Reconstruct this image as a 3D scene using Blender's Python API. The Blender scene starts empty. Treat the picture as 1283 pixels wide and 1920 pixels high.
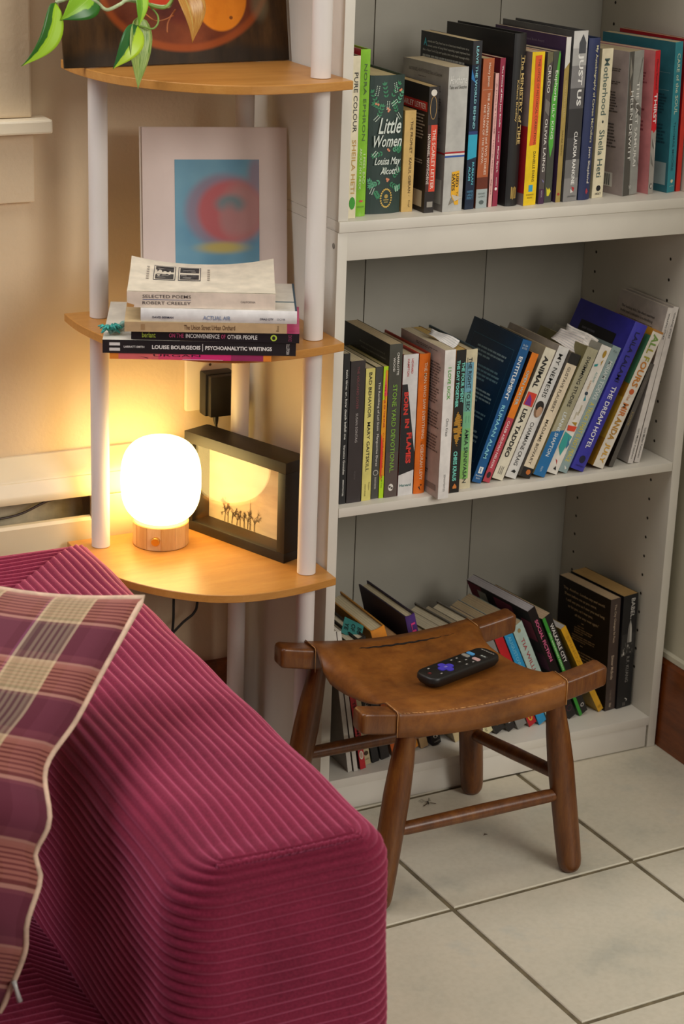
import bpy, bmesh, math, random
from mathutils import Matrix, Vector
random.seed(7)
SC = bpy.context.scene
COL = SC.collection

# ------------------------------------------------------------------ camera, world, lights, exposure
cam_data = bpy.data.cameras.new('camera')
cam = bpy.data.objects.new('camera', cam_data); COL.objects.link(cam); SC.camera = cam
YAW, PITCH, ROLL = 0.4764, 0.3477, 0.0353
fw = Vector((math.sin(YAW)*math.cos(PITCH), math.cos(YAW)*math.cos(PITCH), -math.sin(PITCH)))
r0 = Vector((math.cos(YAW), -math.sin(YAW), 0)); u0 = r0.cross(fw)
rv = math.cos(ROLL)*r0 + math.sin(ROLL)*u0; uv = -math.sin(ROLL)*r0 + math.cos(ROLL)*u0
M = Matrix((( rv.x, uv.x, -fw.x, -1.2207), (rv.y, uv.y, -fw.y, -2.4058), (rv.z, uv.z, -fw.z, 1.4576), (0, 0, 0, 1)))
cam.matrix_world = M
cam_data.sensor_fit = 'VERTICAL'; cam_data.sensor_height = 36.0
cam_data.lens = 3843.0/1920.0*36.0
cam_data.clip_start = 0.05
cam_data.dof.use_dof = True; cam_data.dof.focus_distance = 2.78; cam_data.dof.aperture_fstop = 9.0

world = bpy.data.worlds.new('room_air'); SC.world = world; world.use_nodes = True
bg = world.node_tree.nodes['Background']; bg.inputs[0].default_value = (1.0, 0.93, 0.82, 1); bg.inputs[1].default_value = 0.08

def area(name, loc, target, sx, sy, power, color):
    d = bpy.data.lights.new(name, 'AREA'); d.shape = 'RECTANGLE'; d.size = sx; d.size_y = sy
    d.energy = power; d.color = color
    o = bpy.data.objects.new(name, d); COL.objects.link(o); o.location = loc
    o.rotation_euler = (Vector(target)-Vector(loc)).to_track_quat('-Z', 'Y').to_euler()
    return o
area('window_daylight', (-1.45, 0.22, 1.75), (-0.75, -1.2, 0.3), 1.5, 1.1, 28, (0.97, 0.98, 1.0))
area('overhead_soft_light', (-0.55, -0.75, 2.75), (0.2, -0.1, 0.6), 1.3, 0.9, 11, (1.0, 0.94, 0.85))  # soft area light added overhead, its source unseen; no ceiling window known
area('front_fill_light', (0.95, -3.3, 2.1), (0.15, 0.0, 0.75), 1.5, 1.2, 52, (1.0, 0.958, 0.892))  # fill light added at front right to brighten shelf fronts, no window known
SC.view_settings.view_transform = 'Standard'; SC.view_settings.look = 'None'
SC.view_settings.gamma = 1.0; SC.view_settings.use_curve_mapping = False
SC.view_settings.exposure = 0.32

# ------------------------------------------------------------------ material helpers
def lin(h):
    h = h.lstrip('#'); c = [int(h[i:i+2], 16)/255 for i in (0, 2, 4)]
    return tuple(x/12.92 if x <= 0.04045 else ((x+0.055)/1.055)**2.4 for x in c) + (1.0,)
class NT:
    def __init__(s, name):
        s.m = bpy.data.materials.new(name); s.m.use_nodes = True
        s.t = s.m.node_tree; s.b = s.t.nodes['Principled BSDF']
    def n(s, typ, **kw):
        n = s.t.nodes.new(typ)
        for k, v in kw.items(): setattr(n, k, v)
        return n
    def l(s, a, b): s.t.links.new(a, b)
    def coord(s, kind='Object', scale=(1, 1, 1)):
        tc = s.n('ShaderNodeTexCoord'); mp = s.n('ShaderNodeMapping'); mp.inputs['Scale'].default_value = scale
        s.l(tc.outputs[kind], mp.inputs[0]); return mp.outputs[0]
    def noise(s, vec, scale, detail=4, rough=0.55):
        n = s.n('ShaderNodeTexNoise'); n.inputs['Scale'].default_value = scale; n.inputs['Detail'].default_value = detail
        n.inputs['Roughness'].default_value = rough; s.l(vec, n.inputs['Vector']); return n.outputs['Fac']
    def ramp(s, fac, stops, interp='LINEAR'):
        r = s.n('ShaderNodeValToRGB'); cr = r.color_ramp; cr.interpolation = interp
        cr.elements[0].position = stops[0][0]; cr.elements[0].color = lin(stops[0][1])
        cr.elements[1].position = stops[1][0]; cr.elements[1].color = lin(stops[1][1])
        for p, c in stops[2:]:
            e = cr.elements.new(p); e.color = lin(c)
        s.l(fac, r.inputs[0]); return r.outputs[0]
    def mix(s, fac, a, b, mode='MIX'):
        m = s.n('ShaderNodeMix', data_type='RGBA', blend_type=mode)
        for sock, v in ((m.inputs[0], fac), (m.inputs[6], a), (m.inputs[7], b)):
            if isinstance(v, (int, float)): sock.default_value = v
            elif isinstance(v, str): sock.default_value = lin(v)
            elif isinstance(v, tuple): sock.default_value = v
            else: s.l(v, sock)
        return m.outputs[2]
    def math(s, op, a, b=None, c=None):
        m = s.n('ShaderNodeMath', operation=op)
        for i, v in enumerate((a, b, c)):
            if v is None: continue
            if isinstance(v, (int, float)): m.inputs[i].default_value = v
            else: s.l(v, m.inputs[i])
        return m.outputs[0]
    def bump(s, h, strength=0.2, dist=0.002):
        b = s.n('ShaderNodeBump'); b.inputs['Strength'].default_value = strength; b.inputs['Distance'].default_value = dist
        s.l(h, b.inputs['Height']); s.l(b.outputs[0], s.b.inputs['Normal'])
    def base(s, c, rough=0.5, spec=0.5):
        if isinstance(c, str): s.b.inputs['Base Color'].default_value = lin(c)
        else: s.l(c, s.b.inputs['Base Color'])
        s.b.inputs['Roughness'].default_value = rough; s.b.inputs['Specular IOR Level'].default_value = spec
        return s.m

_paint = {}
def shade(h, f):
    h = h.lstrip('#'); c = [min(255, max(0, int(int(h[i:i+2], 16)*f))) for i in (0, 2, 4)]
    return '#%02x%02x%02x' % tuple(c)
def paint(h, rough=0.5, var=0.08):
    k = (h, rough, var)
    if k not in _paint:
        t = NT('paint_'+h.strip('#'))
        f = t.noise(t.coord('Object'), 38, 3)
        _paint[k] = t.base(t.ramp(f, [(0.3, shade(h, 1-var)), (0.7, shade(h, 1+var*0.6))]), rough)
    return _paint[k]
def textured(name, h, rough, nscale, var, bscale=0, bstr=0.2, bdist=0.001, spec=0.5, stretch=(1, 1, 1)):
    t = NT(name); v = t.coord('Object', stretch)
    f = t.noise(v, nscale, 5)
    c = t.ramp(f, [(0.3, shade(h, 1-var)), (0.7, shade(h, 1+var))])
    if bscale: t.bump(t.noise(v, bscale, 3), bstr, bdist)
    return t.base(c, rough, spec)

WHITE = textured('white_laminate', '#ddd7cb', 0.42, 9, 0.02, 900, 0.05, 0.0004)
WHITE_IN = textured('grey_white_backing', '#a5a093', 0.5, 7, 0.03, 900, 0.08, 0.0004)
WALL = textured('cream_wall_paint', '#d3bd9d', 0.55, 5, 0.03, 140, 0.35, 0.0015)
WALL_R = textured('pale_wall_paint', '#cfc9b4', 0.6, 5, 0.03, 120, 0.3, 0.001)
TRIM = textured('cream_gloss_trim', '#e6d8bd', 0.4, 6, 0.03, 60, 0.15, 0.001)
METAL = textured('cream_painted_metal', '#e2d2b2', 0.38, 4, 0.03, 30, 0.1, 0.001)
DUST = textured('dusty_grey_metal', '#a39a86', 0.7, 14, 0.3)
POST = textured('white_plastic_tube', '#e4dcd6', 0.35, 6, 0.015)
GROUT = textured('brown_grey_grout', '#6b6049', 0.95, 30, 0.2, 300, 0.4, 0.001)
BLACK = textured('black_plastic', '#171513', 0.45, 20, 0.1, 400, 0.1, 0.0004)
BLACKPAINT = textured('black_painted_wood', '#1d1813', 0.5, 12, 0.2, 80, 0.2, 0.0006)

def wood(name, a, b, c, rough, stretch, scale=6, bump=0.1):
    t = NT(name); v = t.coord('Object', stretch)
    f = t.noise(v, scale, 6, 0.6)
    col = t.ramp(f, [(0.28, a), (0.5, b), (0.75, c)])
    f2 = t.noise(v, scale*9, 3)
    col = t.mix(0.22, col, t.ramp(f2, [(0.35, a), (0.65, c)]))
    t.bump(f2, bump, 0.0006)
    return t.base(col, rough)
BEECH = wood('beech_veneer', '#b47a38', '#c0853f', '#ca934d', 0.36, (2, 14, 14), 5)
BAMBOO = wood('bamboo', '#bf8a50', '#cc9a60', '#d8aa72', 0.4, (30, 30, 3), 3)
STOOLWOOD = wood('dark_stained_pine', '#47240d', '#683a18', '#80501f', 0.35, (16, 16, 2.2), 5, 0.2)
SKIRT = wood('red_brown_skirting', '#5a2a0c', '#74370f', '#8c4a1a', 0.35, (10, 1.5, 12), 5)

# ------------------------------------------------------------------ mesh helpers
def link(name, me, parent=None):
    o = bpy.data.objects.new(name, me); COL.objects.link(o)
    if parent: o.parent = parent
    return o
def mk(name, bm, mats, parent=None, smooth=False, recalc=True):
    if recalc: bmesh.ops.recalc_face_normals(bm, faces=bm.faces)
    me = bpy.data.meshes.new(name); bm.to_mesh(me); bm.free()
    for m in (mats if isinstance(mats, (list, tuple)) else [mats]): me.materials.append(m)
    if smooth:
        for p in me.polygons: p.use_smooth = True
    return link(name, me, parent)
def sharp(o, ang=40):
    me = o.data
    for p in me.polygons: p.use_smooth = True
    me.set_sharp_from_angle(angle=math.radians(ang))
def thing(name, label, cat, loc=(0, 0, 0), rot=(0, 0, 0), group=None):
    o = bpy.data.objects.new(name, None); COL.objects.link(o); o.empty_display_size = 0.05
    o.location = loc; o.rotation_euler = rot
    return tag(o, label, cat, group)
def tag(o, label, cat, group=None):
    o['label'] = label; o['category'] = cat
    if group: o['group'] = group
    return o
def structure(o, label=None):
    o['kind'] = 'structure'
    if label: o['label'] = label
    return o
def box(bm, x0, x1, y0, y1, z0, z1, mi=0, bev=0):
    b2 = bm if not bev else bmesh.new()
    r = bmesh.ops.create_cube(b2, size=1.0, matrix=Matrix.Translation(((x0+x1)/2, (y0+y1)/2, (z0+z1)/2)) @ Matrix.Diagonal((x1-x0, y1-y0, z1-z0, 1)))
    if bev:
        bmesh.ops.bevel(b2, geom=list(b2.edges), offset=bev, segments=2, profile=0.6, affect='EDGES')
        me = bpy.data.meshes.new('tmp'); b2.to_mesh(me); b2.free()
        n0 = len(bm.faces); bm.from_mesh(me); bpy.data.meshes.remove(me); bm.faces.ensure_lookup_table()
        for f in bm.faces[n0:]: f.material_index = mi
    else:
        for f in {f for v in r['verts'] for f in v.link_faces}: f.material_index = mi
def prism(bm, pts, axis, a, b, mi=0):
    """extrude a 2-D outline along axis 'x'|'y'|'z' from a to b"""
    def p3(p, t):
        return {'x': (t, p[0], p[1]), 'y': (p[0], t, p[1]), 'z': (p[0], p[1], t)}[axis]
    A = [bm.verts.new(p3(p, a)) for p in pts]; B = [bm.verts.new(p3(p, b)) for p in pts]
    n = len(pts); fs = [bm.faces.new(A), bm.faces.new(B[::-1])]
    for i in range(n): fs.append(bm.faces.new((A[i], B[i], B[(i+1) % n], A[(i+1) % n])))
    for f in fs: f.material_index = mi
def lathe(bm, prof, n=32, cx=0, cy=0, mi=0):
    rings = []
    for r, z in prof:
        if r < 1e-6: rings.append([bm.verts.new((cx, cy, z))])
        else: rings.append([bm.verts.new((cx+r*math.cos(2*math.pi*i/n), cy+r*math.sin(2*math.pi*i/n), z)) for i in range(n)])
    for A, B in zip(rings, rings[1:]):
        for i in range(n):
            j = (i+1) % n
            if len(A) == 1 and len(B) == 1: continue
            if len(A) == 1: f = bm.faces.new((A[0], B[i], B[j]))
            elif len(B) == 1: f = bm.faces.new((A[i], A[j], B[0]))
            else: f = bm.faces.new((A[i], A[j], B[j], B[i]))
            f.material_index = mi
    for R in (rings[0], rings[-1]):
        if len(R) > 1: bm.faces.new(R).material_index = mi
def tube(bm, pts, rad, n=12, mi=0, sx=1.0):
    pts = [Vector(p) for p in pts]; rings = []
    prev = None
    for i, p in enumerate(pts):
        d = (pts[min(i+1, len(pts)-1)]-pts[max(i-1, 0)]).normalized()
        if prev is None:
            a = Vector((1, 0, 0)) if abs(d.x) < 0.8 else Vector((0, 1, 0))
        else: a = prev
        u = (a-d*a.dot(d)).normalized(); w = d.cross(u); prev = u
        r = rad[i] if isinstance(rad, (list, tuple)) else rad
        rings.append([bm.verts.new(p+u*(r*sx*math.cos(2*math.pi*k/n))+w*(r*math.sin(2*math.pi*k/n))) for k in range(n)])
    for A, B in zip(rings, rings[1:]):
        for k in range(n):
            bm.faces.new((A[k], A[(k+1) % n], B[(k+1) % n], B[k])).material_index = mi
    bm.faces.new(rings[0][::-1]).material_index = mi; bm.faces.new(rings[-1]).material_index = mi
def grid(bm, fn, nu, nv, mi=0, uvl=None):
    V = [[bm.verts.new(fn(i/nu, j/nv)) for j in range(nv+1)] for i in range(nu+1)]
    for i in range(nu):
        for j in range(nv):
            f = bm.faces.new((V[i][j], V[i+1][j], V[i+1][j+1], V[i][j+1])); f.material_index = mi
            if uvl:
                for lp, (a, b) in zip(f.loops, ((i, j), (i+1, j), (i+1, j+1), (i, j+1))): lp[uvl].uv = (a/nu, b/nv)
    return V
def catmull(P, n=8):
    P = [Vector(p) for p in P]; out = []
    for i in range(len(P)-1):
        p0, p1, p2, p3 = P[max(i-1, 0)], P[i], P[i+1], P[min(i+2, len(P)-1)]
        for k in range(n):
            t = k/n
            out.append(0.5*((2*p1)+(p2-p0)*t+(2*p0-5*p1+4*p2-p3)*t*t+(3*p1-p0-3*p2+p3)*t**3))
    out.append(P[-1]); return out

# ------------------------------------------------------------------ room shell
floor_bm = bmesh.new(); box(floor_bm, -2.2, 0.75, -1.7, 0.34, -0.03, -0.0022)
floor = structure(mk('floor', floor_bm, GROUT), 'white ceramic tile floor with brown grout lines')
t = NT('marbled_white_tile'); v = t.coord('Generated', (0.31, 0.31, 0.31))
oi = t.n('ShaderNodeObjectInfo'); va = t.n('ShaderNodeVectorMath', operation='ADD'); cb = t.n('ShaderNodeCombineXYZ')
t.l(t.math('MULTIPLY', oi.outputs['Random'], 9.0), cb.inputs[0]); t.l(v, va.inputs[0]); t.l(cb.outputs[0], va.inputs[1])
f = t.noise(va.outputs[0], 7, 7, 0.6); f2 = t.noise(va.outputs[0], 120, 3)
c = t.ramp(f, [(0.30, '#b9b6a6'), (0.45, '#cfc8b4'), (0.6, '#d6cdb8'), (0.72, '#c6c4b6')])
c = t.mix(0.12, c, t.ramp(f2, [(0.3, '#a59a84'), (0.6, '#ddd6c6')]))
t.bump(t.noise(va.outputs[0], 18, 3), 0.12, 0.001)
TILE = t.base(c, 0.3)
tm = bmesh.new(); TS = 0.3027
box(tm, 0.0035, TS-0.0035, 0.0035, TS-0.0035, -0.008, 0.0)
bmesh.ops.bevel(tm, geom=[e for e in tm.edges if all(v.co.z > -0.001 for v in e.verts)], offset=0.0012, segments=1, affect='EDGES')
tile0 = None
for i in range(-5, 3):
    for j in range(-4, 2):
        a = 0.0389
        x = 0.054+TS*(i*math.cos(a)-j*math.sin(a)); y = -0.3088+TS*(i*math.sin(a)+j*math.cos(a))
        if x > 0.66 or y > 0.28: continue
        if tile0 is None: tile0 = mk('tile', tm, TILE, floor); o = tile0
        else: o = link('tile', tile0.data, floor)
        o.location = (x, y, 0); o.rotation_euler = (0, 0, a)
bm = bmesh.new(); box(bm, -2.2, 0.66, 0.30, 0.36, 0.0004, 2.5)
structure(mk('wall_back', bm, WALL), 'cream painted plaster wall')
bm = bmesh.new(); box(bm, 0.62, 0.68, -0.75, 0.2995, 0.0004, 2.5)
structure(mk('wall_right', bm, WALL_R), 'pale painted wall right of the bookcase')
bm = bmesh.new()
prism(bm, [(0.604, 0.0004), (0.6195, 0.0004), (0.6195, 0.149), (0.612, 0.149), (0.606, 0.142)], 'y', -0.74, 0.295)
structure(mk('baseboard_right', bm, SKIRT), 'dark red-brown wooden baseboard')
bm = bmesh.new(); box(bm, 0.610, 0.6195, -0.74, 0.295, 0.1495, 0.158)
structure(mk('trim_1', bm, WALL_R), 'pale bead above the wooden baseboard')
bm = bmesh.new(); box(bm, -0.255, -0.003, 0.288, 0.2995, 0.0004, 0.137)
structure(mk('baseboard_back', bm, SKIRT), 'short piece of dark wooden baseboard behind the corner shelf')
# window casing, sill and apron on the left
bm = bmesh.new(); box(bm, -0.62, -0.330, 0.279, 0.2995, 0.9985, 1.9, 0, 0.003)
structure(mk('trim_2', bm, WALL), 'cream window casing at the upper left')
bm = bmesh.new(); box(bm, -2.0, -0.3075, 0.258, 0.2995, 0.979, 0.998, 0, 0.003)
structure(mk('trim_3', bm, TRIM), 'cream window sill with square end')
bm = bmesh.new(); box(bm, -2.0, -0.3255, 0.288, 0.2995, 0.881, 0.9785, 0, 0.001)
structure(mk('trim_4', bm, WALL), 'painted apron board under the window sill')

# ------------------------------------------------------------------ baseboard heater
ht = thing('baseboard_heater', 'long cream metal baseboard heater cover with a dark open slot, along the wall', 'heater', (-1.1, 0.27, 0.0))
def hp(name, bm, m, sm=False):
    o = mk(name, bm, m, ht); o.location = (1.1, -0.27, 0)
    if sm: sharp(o, 35)
    return o
bm = bmesh.new()
prism(bm, [(0.2995, 0.511), (0.294, 0.511), (0.288, 0.506), (0.264, 0.4935), (0.2575, 0.4875), (0.2570, 0.4855), (0.2545, 0.4848), (0.2480, 0.468), (0.2455, 0.461), (0.2465, 0.456),
           (0.252, 0.4545), (0.262, 0.458), (0.270, 0.470), (0.2995, 0.480)], 'x', -2.1, -0.112)
hp('top_cover', bm, METAL, True)
bm = bmesh.new(); box(bm, -2.1, -0.2605, 0.290, 0.2995, 0.04, 0.478); hp('back_plate', bm, DUST)
bm = bmesh.new()
prism(bm, [(0.2475, 0.02), (0.2475, 0.418), (0.250, 0.4225), (0.256, 0.4235), (0.2565, 0.419), (0.252, 0.415), (0.251, 0.02)], 'x', -2.1, -0.2615)
hp('front_panel', bm, METAL)
bm = bmesh.new(); box(bm, -0.2605, -0.112, 0.2465, 0.258, 0.345, 0.4545, 0, 0.002); hp('end_cap', bm, METAL)
bm = bmesh.new(); tube(bm, catmull([(-0.9, 0.275, 0.43), (-0.45, 0.272, 0.429), (-0.40, 0.272, 0.428), (-0.36, 0.272, 0.432), (-0.32, 0.272, 0.446), (-0.28, 0.275, 0.450), (-0.262, 0.275, 0.449)], 6), 0.0018, 8)
hp('wire', bm, textured('brown_wire', '#3a2412', 0.5, 10, 0.1), True)
bm = bmesh.new(); box(bm, -0.333, -0.324, 0.268, 0.2895, 0.447, 0.4535, 0, 0.001); hp('bracket', bm, BLACK)

# ------------------------------------------------------------------ bookcase
bc = thing('bookcase', 'white laminate bookcase with adjustable shelves and a book-filled hutch on top', 'bookcase', (0.3, 0.147, 0))
def bp(name, boxes, m=WHITE, bev=0.0006):
    bm = bmesh.new()
    for b in boxes: box(bm, *b, 0, bev)
    o = mk(name, bm, m, bc); o.location = (-0.3, -0.147, 0); sharp(o, 30); return o
D = 0.2935
bp('side_panel', [(0, 0.0148, 0, D, 0.0004, 0.8755)]); bp('side_panel', [(0.5852, 0.6, 0, D, 0.0004, 0.8755)])
bp('side_panel', [(0, 0.0148, 0.0005, D, 0.8905, 1.36)]); bp('side_panel', [(0.5852, 0.6, 0.0005, D, 0.8905, 1.36)])
bp('middle_board', [(0.0, 0.6, -0.0035, D, 0.8758, 0.8902)])
bp('front_rail', [(0.015, 0.585, 0.001, 0.016, 0.836, 0.8755)])
bp('shelf', [(0.0155, 0.5845, 0.0, 0.283, 0.4681, 0.4816)])
bp('bottom_shelf', [(0.015, 0.585, 0.0, 0.283, 0.0397, 0.054)])
bp('kick_plate', [(0.015, 0.582, 0.0012, 0.013, 0.0018, 0.0393)])
bp('top_board', [(0, 0.6, -0.003, D, 1.3602, 1.376)])
for a, b in ((0.015, 0.1918), (0.1934, 0.4038), (0.4052, 0.585)):
    bp('back_panel', [(a, b, 0.2838, 0.2900, 0.0545, 0.8750)], WHITE_IN, 0.0004)
    bp('back_panel', [(a, b, 0.2838, 0.2900, 0.8908, 1.36)], WHITE_IN, 0.0004)
def disc_x(bm, x, y, z, r, n=10, s=-1, mi=0):
    vs = [bm.verts.new((x, y+r*math.cos(2*math.pi*k/n), z+r*math.sin(2*math.pi*k/n)*s)) for k in range(n)]
    bm.faces.new(vs).material_index = mi
bm = bmesh.new()
for z0, z1 in ((0.12, 0.80), (0.98, 1.30)):
    z = z0
    while z < z1:
        for y in (0.0525, 0.2495):
            if abs(z-0.475) > 0.014: disc_x(bm, 0.58505, y, z, 0.0025)
        z += 0.0317
o = mk('peg_hole', bm, textured('dark_hole', '#2a2118', 0.9, 10, 0.1), bc, recalc=False); o.location = (-0.3, -0.147, 0); o['kind'] = 'stuff'
bm = bmesh.new()
for k in range(1):
    disc_x(bm, -0.0002, 0.0116, 0.8553, 0.0042, 16, 1)
o = mk('bolt', bm, textured('grey_bolt', '#7d766c', 0.4, 60, 0.3), bc, recalc=False); o.location = (-0.3, -0.147, 0)

# ------------------------------------------------------------------ lettering
def text_mesh(s, bold=0.0, shear=0.0):
    cu = bpy.data.curves.new('lettering', 'FONT'); cu.body = s; cu.size = 1.0; cu.resolution_u = 2
    cu.offset = bold; cu.shear = shear; cu.fill_mode = 'FRONT'
    o = bpy.data.objects.new('lettering', cu); COL.objects.link(o)
    dg = bpy.context.evaluated_depsgraph_get(); dg.update()
    me = bpy.data.meshes.new_from_object(o.evaluated_get(dg))
    bpy.data.objects.remove(o); bpy.data.curves.remove(cu)
    return me
class Print:
    """collects flat print (letters, bands, marks) as one mesh with one material slot per colour"""
    def __init__(s, N=None): s.bm = bmesh.new(); s.mats = []; s.z = 0.0; s.N = N
    def mi(s, col):
        if col not in s.mats: s.mats.append(col)
        return s.mats.index(col)
    def text(s, body, col, O, X, Y, L, H, bold=0.0, shear=0.0, keep=False):
        """fit body into the box with corner O, axes X,Y (unit vectors), length L, cap height H"""
        me = text_mesh(body, bold, shear)
        if not me.vertices: return
        xs = [v.co.x for v in me.vertices]; ys = [v.co.y for v in me.vertices]
        x0, x1, y0, y1 = min(xs), max(xs), min(ys), max(ys)
        sx = L/(x1-x0); sy = H/(y1-y0)
        ox = 0
        if keep and sx > sy*1.15:
            ox = (L-sy*1.15*(x1-x0))/2; sx = sy*1.15
        O = Vector(O); X = Vector(X); Y = Vector(Y); N = X.cross(Y)
        lift = s.z
        for v in me.vertices:
            v.co = O+X*((v.co.x-x0)*sx+ox)+Y*((v.co.y-y0)*sy)+N*lift
        n0 = len(s.bm.faces); s.bm.from_mesh(me); bpy.data.meshes.remove(me); s.bm.faces.ensure_lookup_table()
        i = s.mi(col)
        for f in s.bm.faces[n0:]: f.material_index = i
    def poly(s, pts, col, N=None, lift=0.0):
        N = N or s.N; lift += s.z
        vs = [s.bm.verts.new(Vector(p)+(Vector(N)*lift if N else Vector())) for p in pts]
        s.bm.faces.new(vs).material_index = s.mi(col)
    def done(s, name, parent, rough=0.5):
        if not s.bm.faces: s.bm.free(); return None
        bad = [e for e in s.bm.edges if not e.link_faces]
        o = mk(name, s.bm, [paint(c, rough, 0.05) for c in s.mats], parent, recalc=False); o['kind'] = 'stuff'
        return o

# ------------------------------------------------------------------ books
ZS = {1: 0.8902, 2: 0.4816, 3: 0.0540}
def page_mat(h):
    k = ('page', h)
    if k not in _paint:
        t = NT('pages_'+h.strip('#')); v = t.coord('Object', (1400, 1, 1))
        f = t.noise(v, 1.0, 2); g = t.noise(t.coord('Object'), 60, 3)
        c = t.mix(0.35, t.ramp(f, [(0.3, shade(h, 0.84)), (0.65, shade(h, 1.06))]), t.ramp(g, [(0.3, shade(h, 0.86)), (0.7, h)]))
        _paint[k] = t.base(c, 0.8, 0.2)
    return _paint[k]
def spine_pt(t, h, bulge, a, v):
    """a along height from the top (0) to the foot (1); v across from left (0) to right (1)"""
    y = -bulge*(1-(2*v-1)**2)
    return Vector((v*t, y-0.00025, h*(1-a)))
def book(label, shelf, x, y, t, h, d=0.13, ang=0.0, yaw=0.0, hard=False, cover='#888888', spine=None, back=None, page='#d9ccb0',
         sp=(), cv=(), bulge=0.0, rough=0.42, group=None, pose=None, fc=()):
    ar = math.radians(ang)
    if pose: loc, rot = pose
    elif ang > 0: loc = (x-t*math.cos(ar), y, ZS[shelf]+t*math.sin(ar)+0.0002); rot = (0, ar, math.radians(yaw))
    else: loc = (x, y, ZS[shelf]+0.0002); rot = (0, ar, math.radians(yaw))
    root = thing('book', label, 'book', loc, rot, group or {1: 'books on the top shelf', 2: 'books on the middle shelf', 3: 'books on the bottom shelf'}.get(shelf))
    w = 0.0022 if hard else 0.0005
    spine = spine or cover; back = back or cover
    bm = bmesh.new()
    n = 8 if bulge else 1
    out = [(t*i/n, -bulge*(1-(2*i/n-1)**2)) for i in range(n+1)]
    inn = [(w+(t-2*w)*i/n, w*0.8-bulge*(1-(2*i/n-1)**2)) for i in range(n+1)]
    prism(bm, out+inn[::-1], 'z', 0, h, 0)
    box(bm, 0, w, w*0.5, d, 0, h, 1); box(bm, t-w, t, w*0.5, d, 0, h, 2)
    mk('cover', bm, [paint(spine, rough), paint(cover, rough), paint(back, rough)], root)
    ins = 0.003 if hard else 0.0004
    bm = bmesh.new(); box(bm, w+0.0002, t-w-0.0002, w+0.0003, d-ins*1.5, ins, h-ins)
    mk('page_block', bm, page_mat(page), root)
    P = Print((0, -1, 0))
    for it in sp:
        k = it[0]; P.z += 0.00003
        if k == 'r':            # colour band a0,a1,v0,v1
            _, a0, a1, v0, v1, col = it[:6]
            m = max(1, int(8*(v1-v0))) if bulge else 1
            for i in range(m):
                q0 = v0+(v1-v0)*i/m; q1 = v0+(v1-v0)*(i+1)/m
                P.poly([spine_pt(t, h, bulge, a0, q0), spine_pt(t, h, bulge, a1, q0), spine_pt(t, h, bulge, a1, q1), spine_pt(t, h, bulge, a0, q1)], col, (0, -1, 0), it[6] if len(it) > 6 else 0.0)
        elif k == 'q':          # free polygon of (a,v)
            P.poly([spine_pt(t, h, bulge, a, v) for a, v in it[1]], it[2], (0, -1, 0), 0.00006)
        elif k == 't':          # lettering that reads down the spine
            _, s, a0, a1, v0, v1, col = it[:7]
            yy = -bulge*(1-(v0+v1-1)**2)-0.00030 - (0.0004 if bulge else 0)
            P.text(s, col, (v0*t, yy, h*(1-a0)), (0, 0, -1), (1, 0, 0), (a1-a0)*h, (v1-v0)*t, it[7] if len(it) > 7 else 0.0)
        elif k == 'h':          # upright lettering across the spine
            _, s, a0, a1, v0, v1, col = it[:7]
            yy = -bulge*(1-(v0+v1-1)**2)-0.00030 - (bulge*0.35 if bulge else 0)
            P.text(s, col, (v0*t, yy, h*(1-a1)), (1, 0, 0), (0, 0, 1), (v1-v0)*t, (a1-a0)*h, it[7] if len(it) > 7 else 0.0, it[8] if len(it) > 8 else 0.0)
        elif k == 'o':          # ellipse centre a,v radii (in metres)
            _, a, v, ra, rvv, col = it[:6]; m = 14
            P.poly([spine_pt(t, h, bulge, a+ra/h*math.sin(2*math.pi*q/m), v+rvv/t*math.cos(2*math.pi*q/m)) for q in range(m)][::-1], col, (0, -1, 0), it[6] if len(it) > 6 else 0.0001)
        elif k == 's':          # painted sprig: leaves from (a,v) metres list
            it[1](P, t, h, bulge)
    P.done('spine_print', root)
    # print on the left-hand cover (a from the fore-edge 0 to the spine 1, b from foot 0 to head 1) or the right-hand one
    for items, left in ((cv, True), (fc, False)):
        P = Print((-1, 0, 0) if left else (1, 0, 0))
        for it in items:
            k = it[0]; P.z += 0.00003
            xx = -0.0002 if left else t+0.0002
            def cp(a, b, lift=0.0): return Vector((xx-lift if left else xx+lift, d*(1-a) if left else d*a, h*b))
            Xd = (0, -1, 0) if left else (0, 1, 0)
            if k == 'r':
                _, a0, a1, b0, b1, col = it
                P.poly([cp(a0, b0), cp(a1, b0), cp(a1, b1), cp(a0, b1)], col)
            elif k == 't':
                _, s, a0, a1, b0, b1, col = it[:7]
                P.text(s, col, cp(a0, b0, 0.0001), Xd, (0, 0, 1), (a1-a0)*d, (b1-b0)*h, it[7] if len(it) > 7 else 0.0)
            elif k == 'l':      # unreadable block of small print: ragged lines
                _, a0, a1, b0, b1, nl, col = it
                rr = random.Random(len(label)+nl)
                for q in range(nl):
                    bb = b1-(b1-b0)*(q+0.5)/nl; hh = (b1-b0)/nl*0.24; aa = a0
                    end = a1 if q < nl-1 else a0+(a1-a0)*0.6
                    end -= rr.random()*(a1-a0)*0.12
                    while aa < end-0.02:
                        ww = min(end-aa, 0.03+rr.random()*0.07)
                        P.poly([cp(aa, bb-hh, 0.0001), cp(aa+ww*0.86, bb-hh, 0.0001), cp(aa+ww*0.86, bb+hh, 0.0001), cp(aa, bb+hh, 0.0001)], col)
                        aa += ww
        P.done('cover_print', root)
    return root

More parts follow.
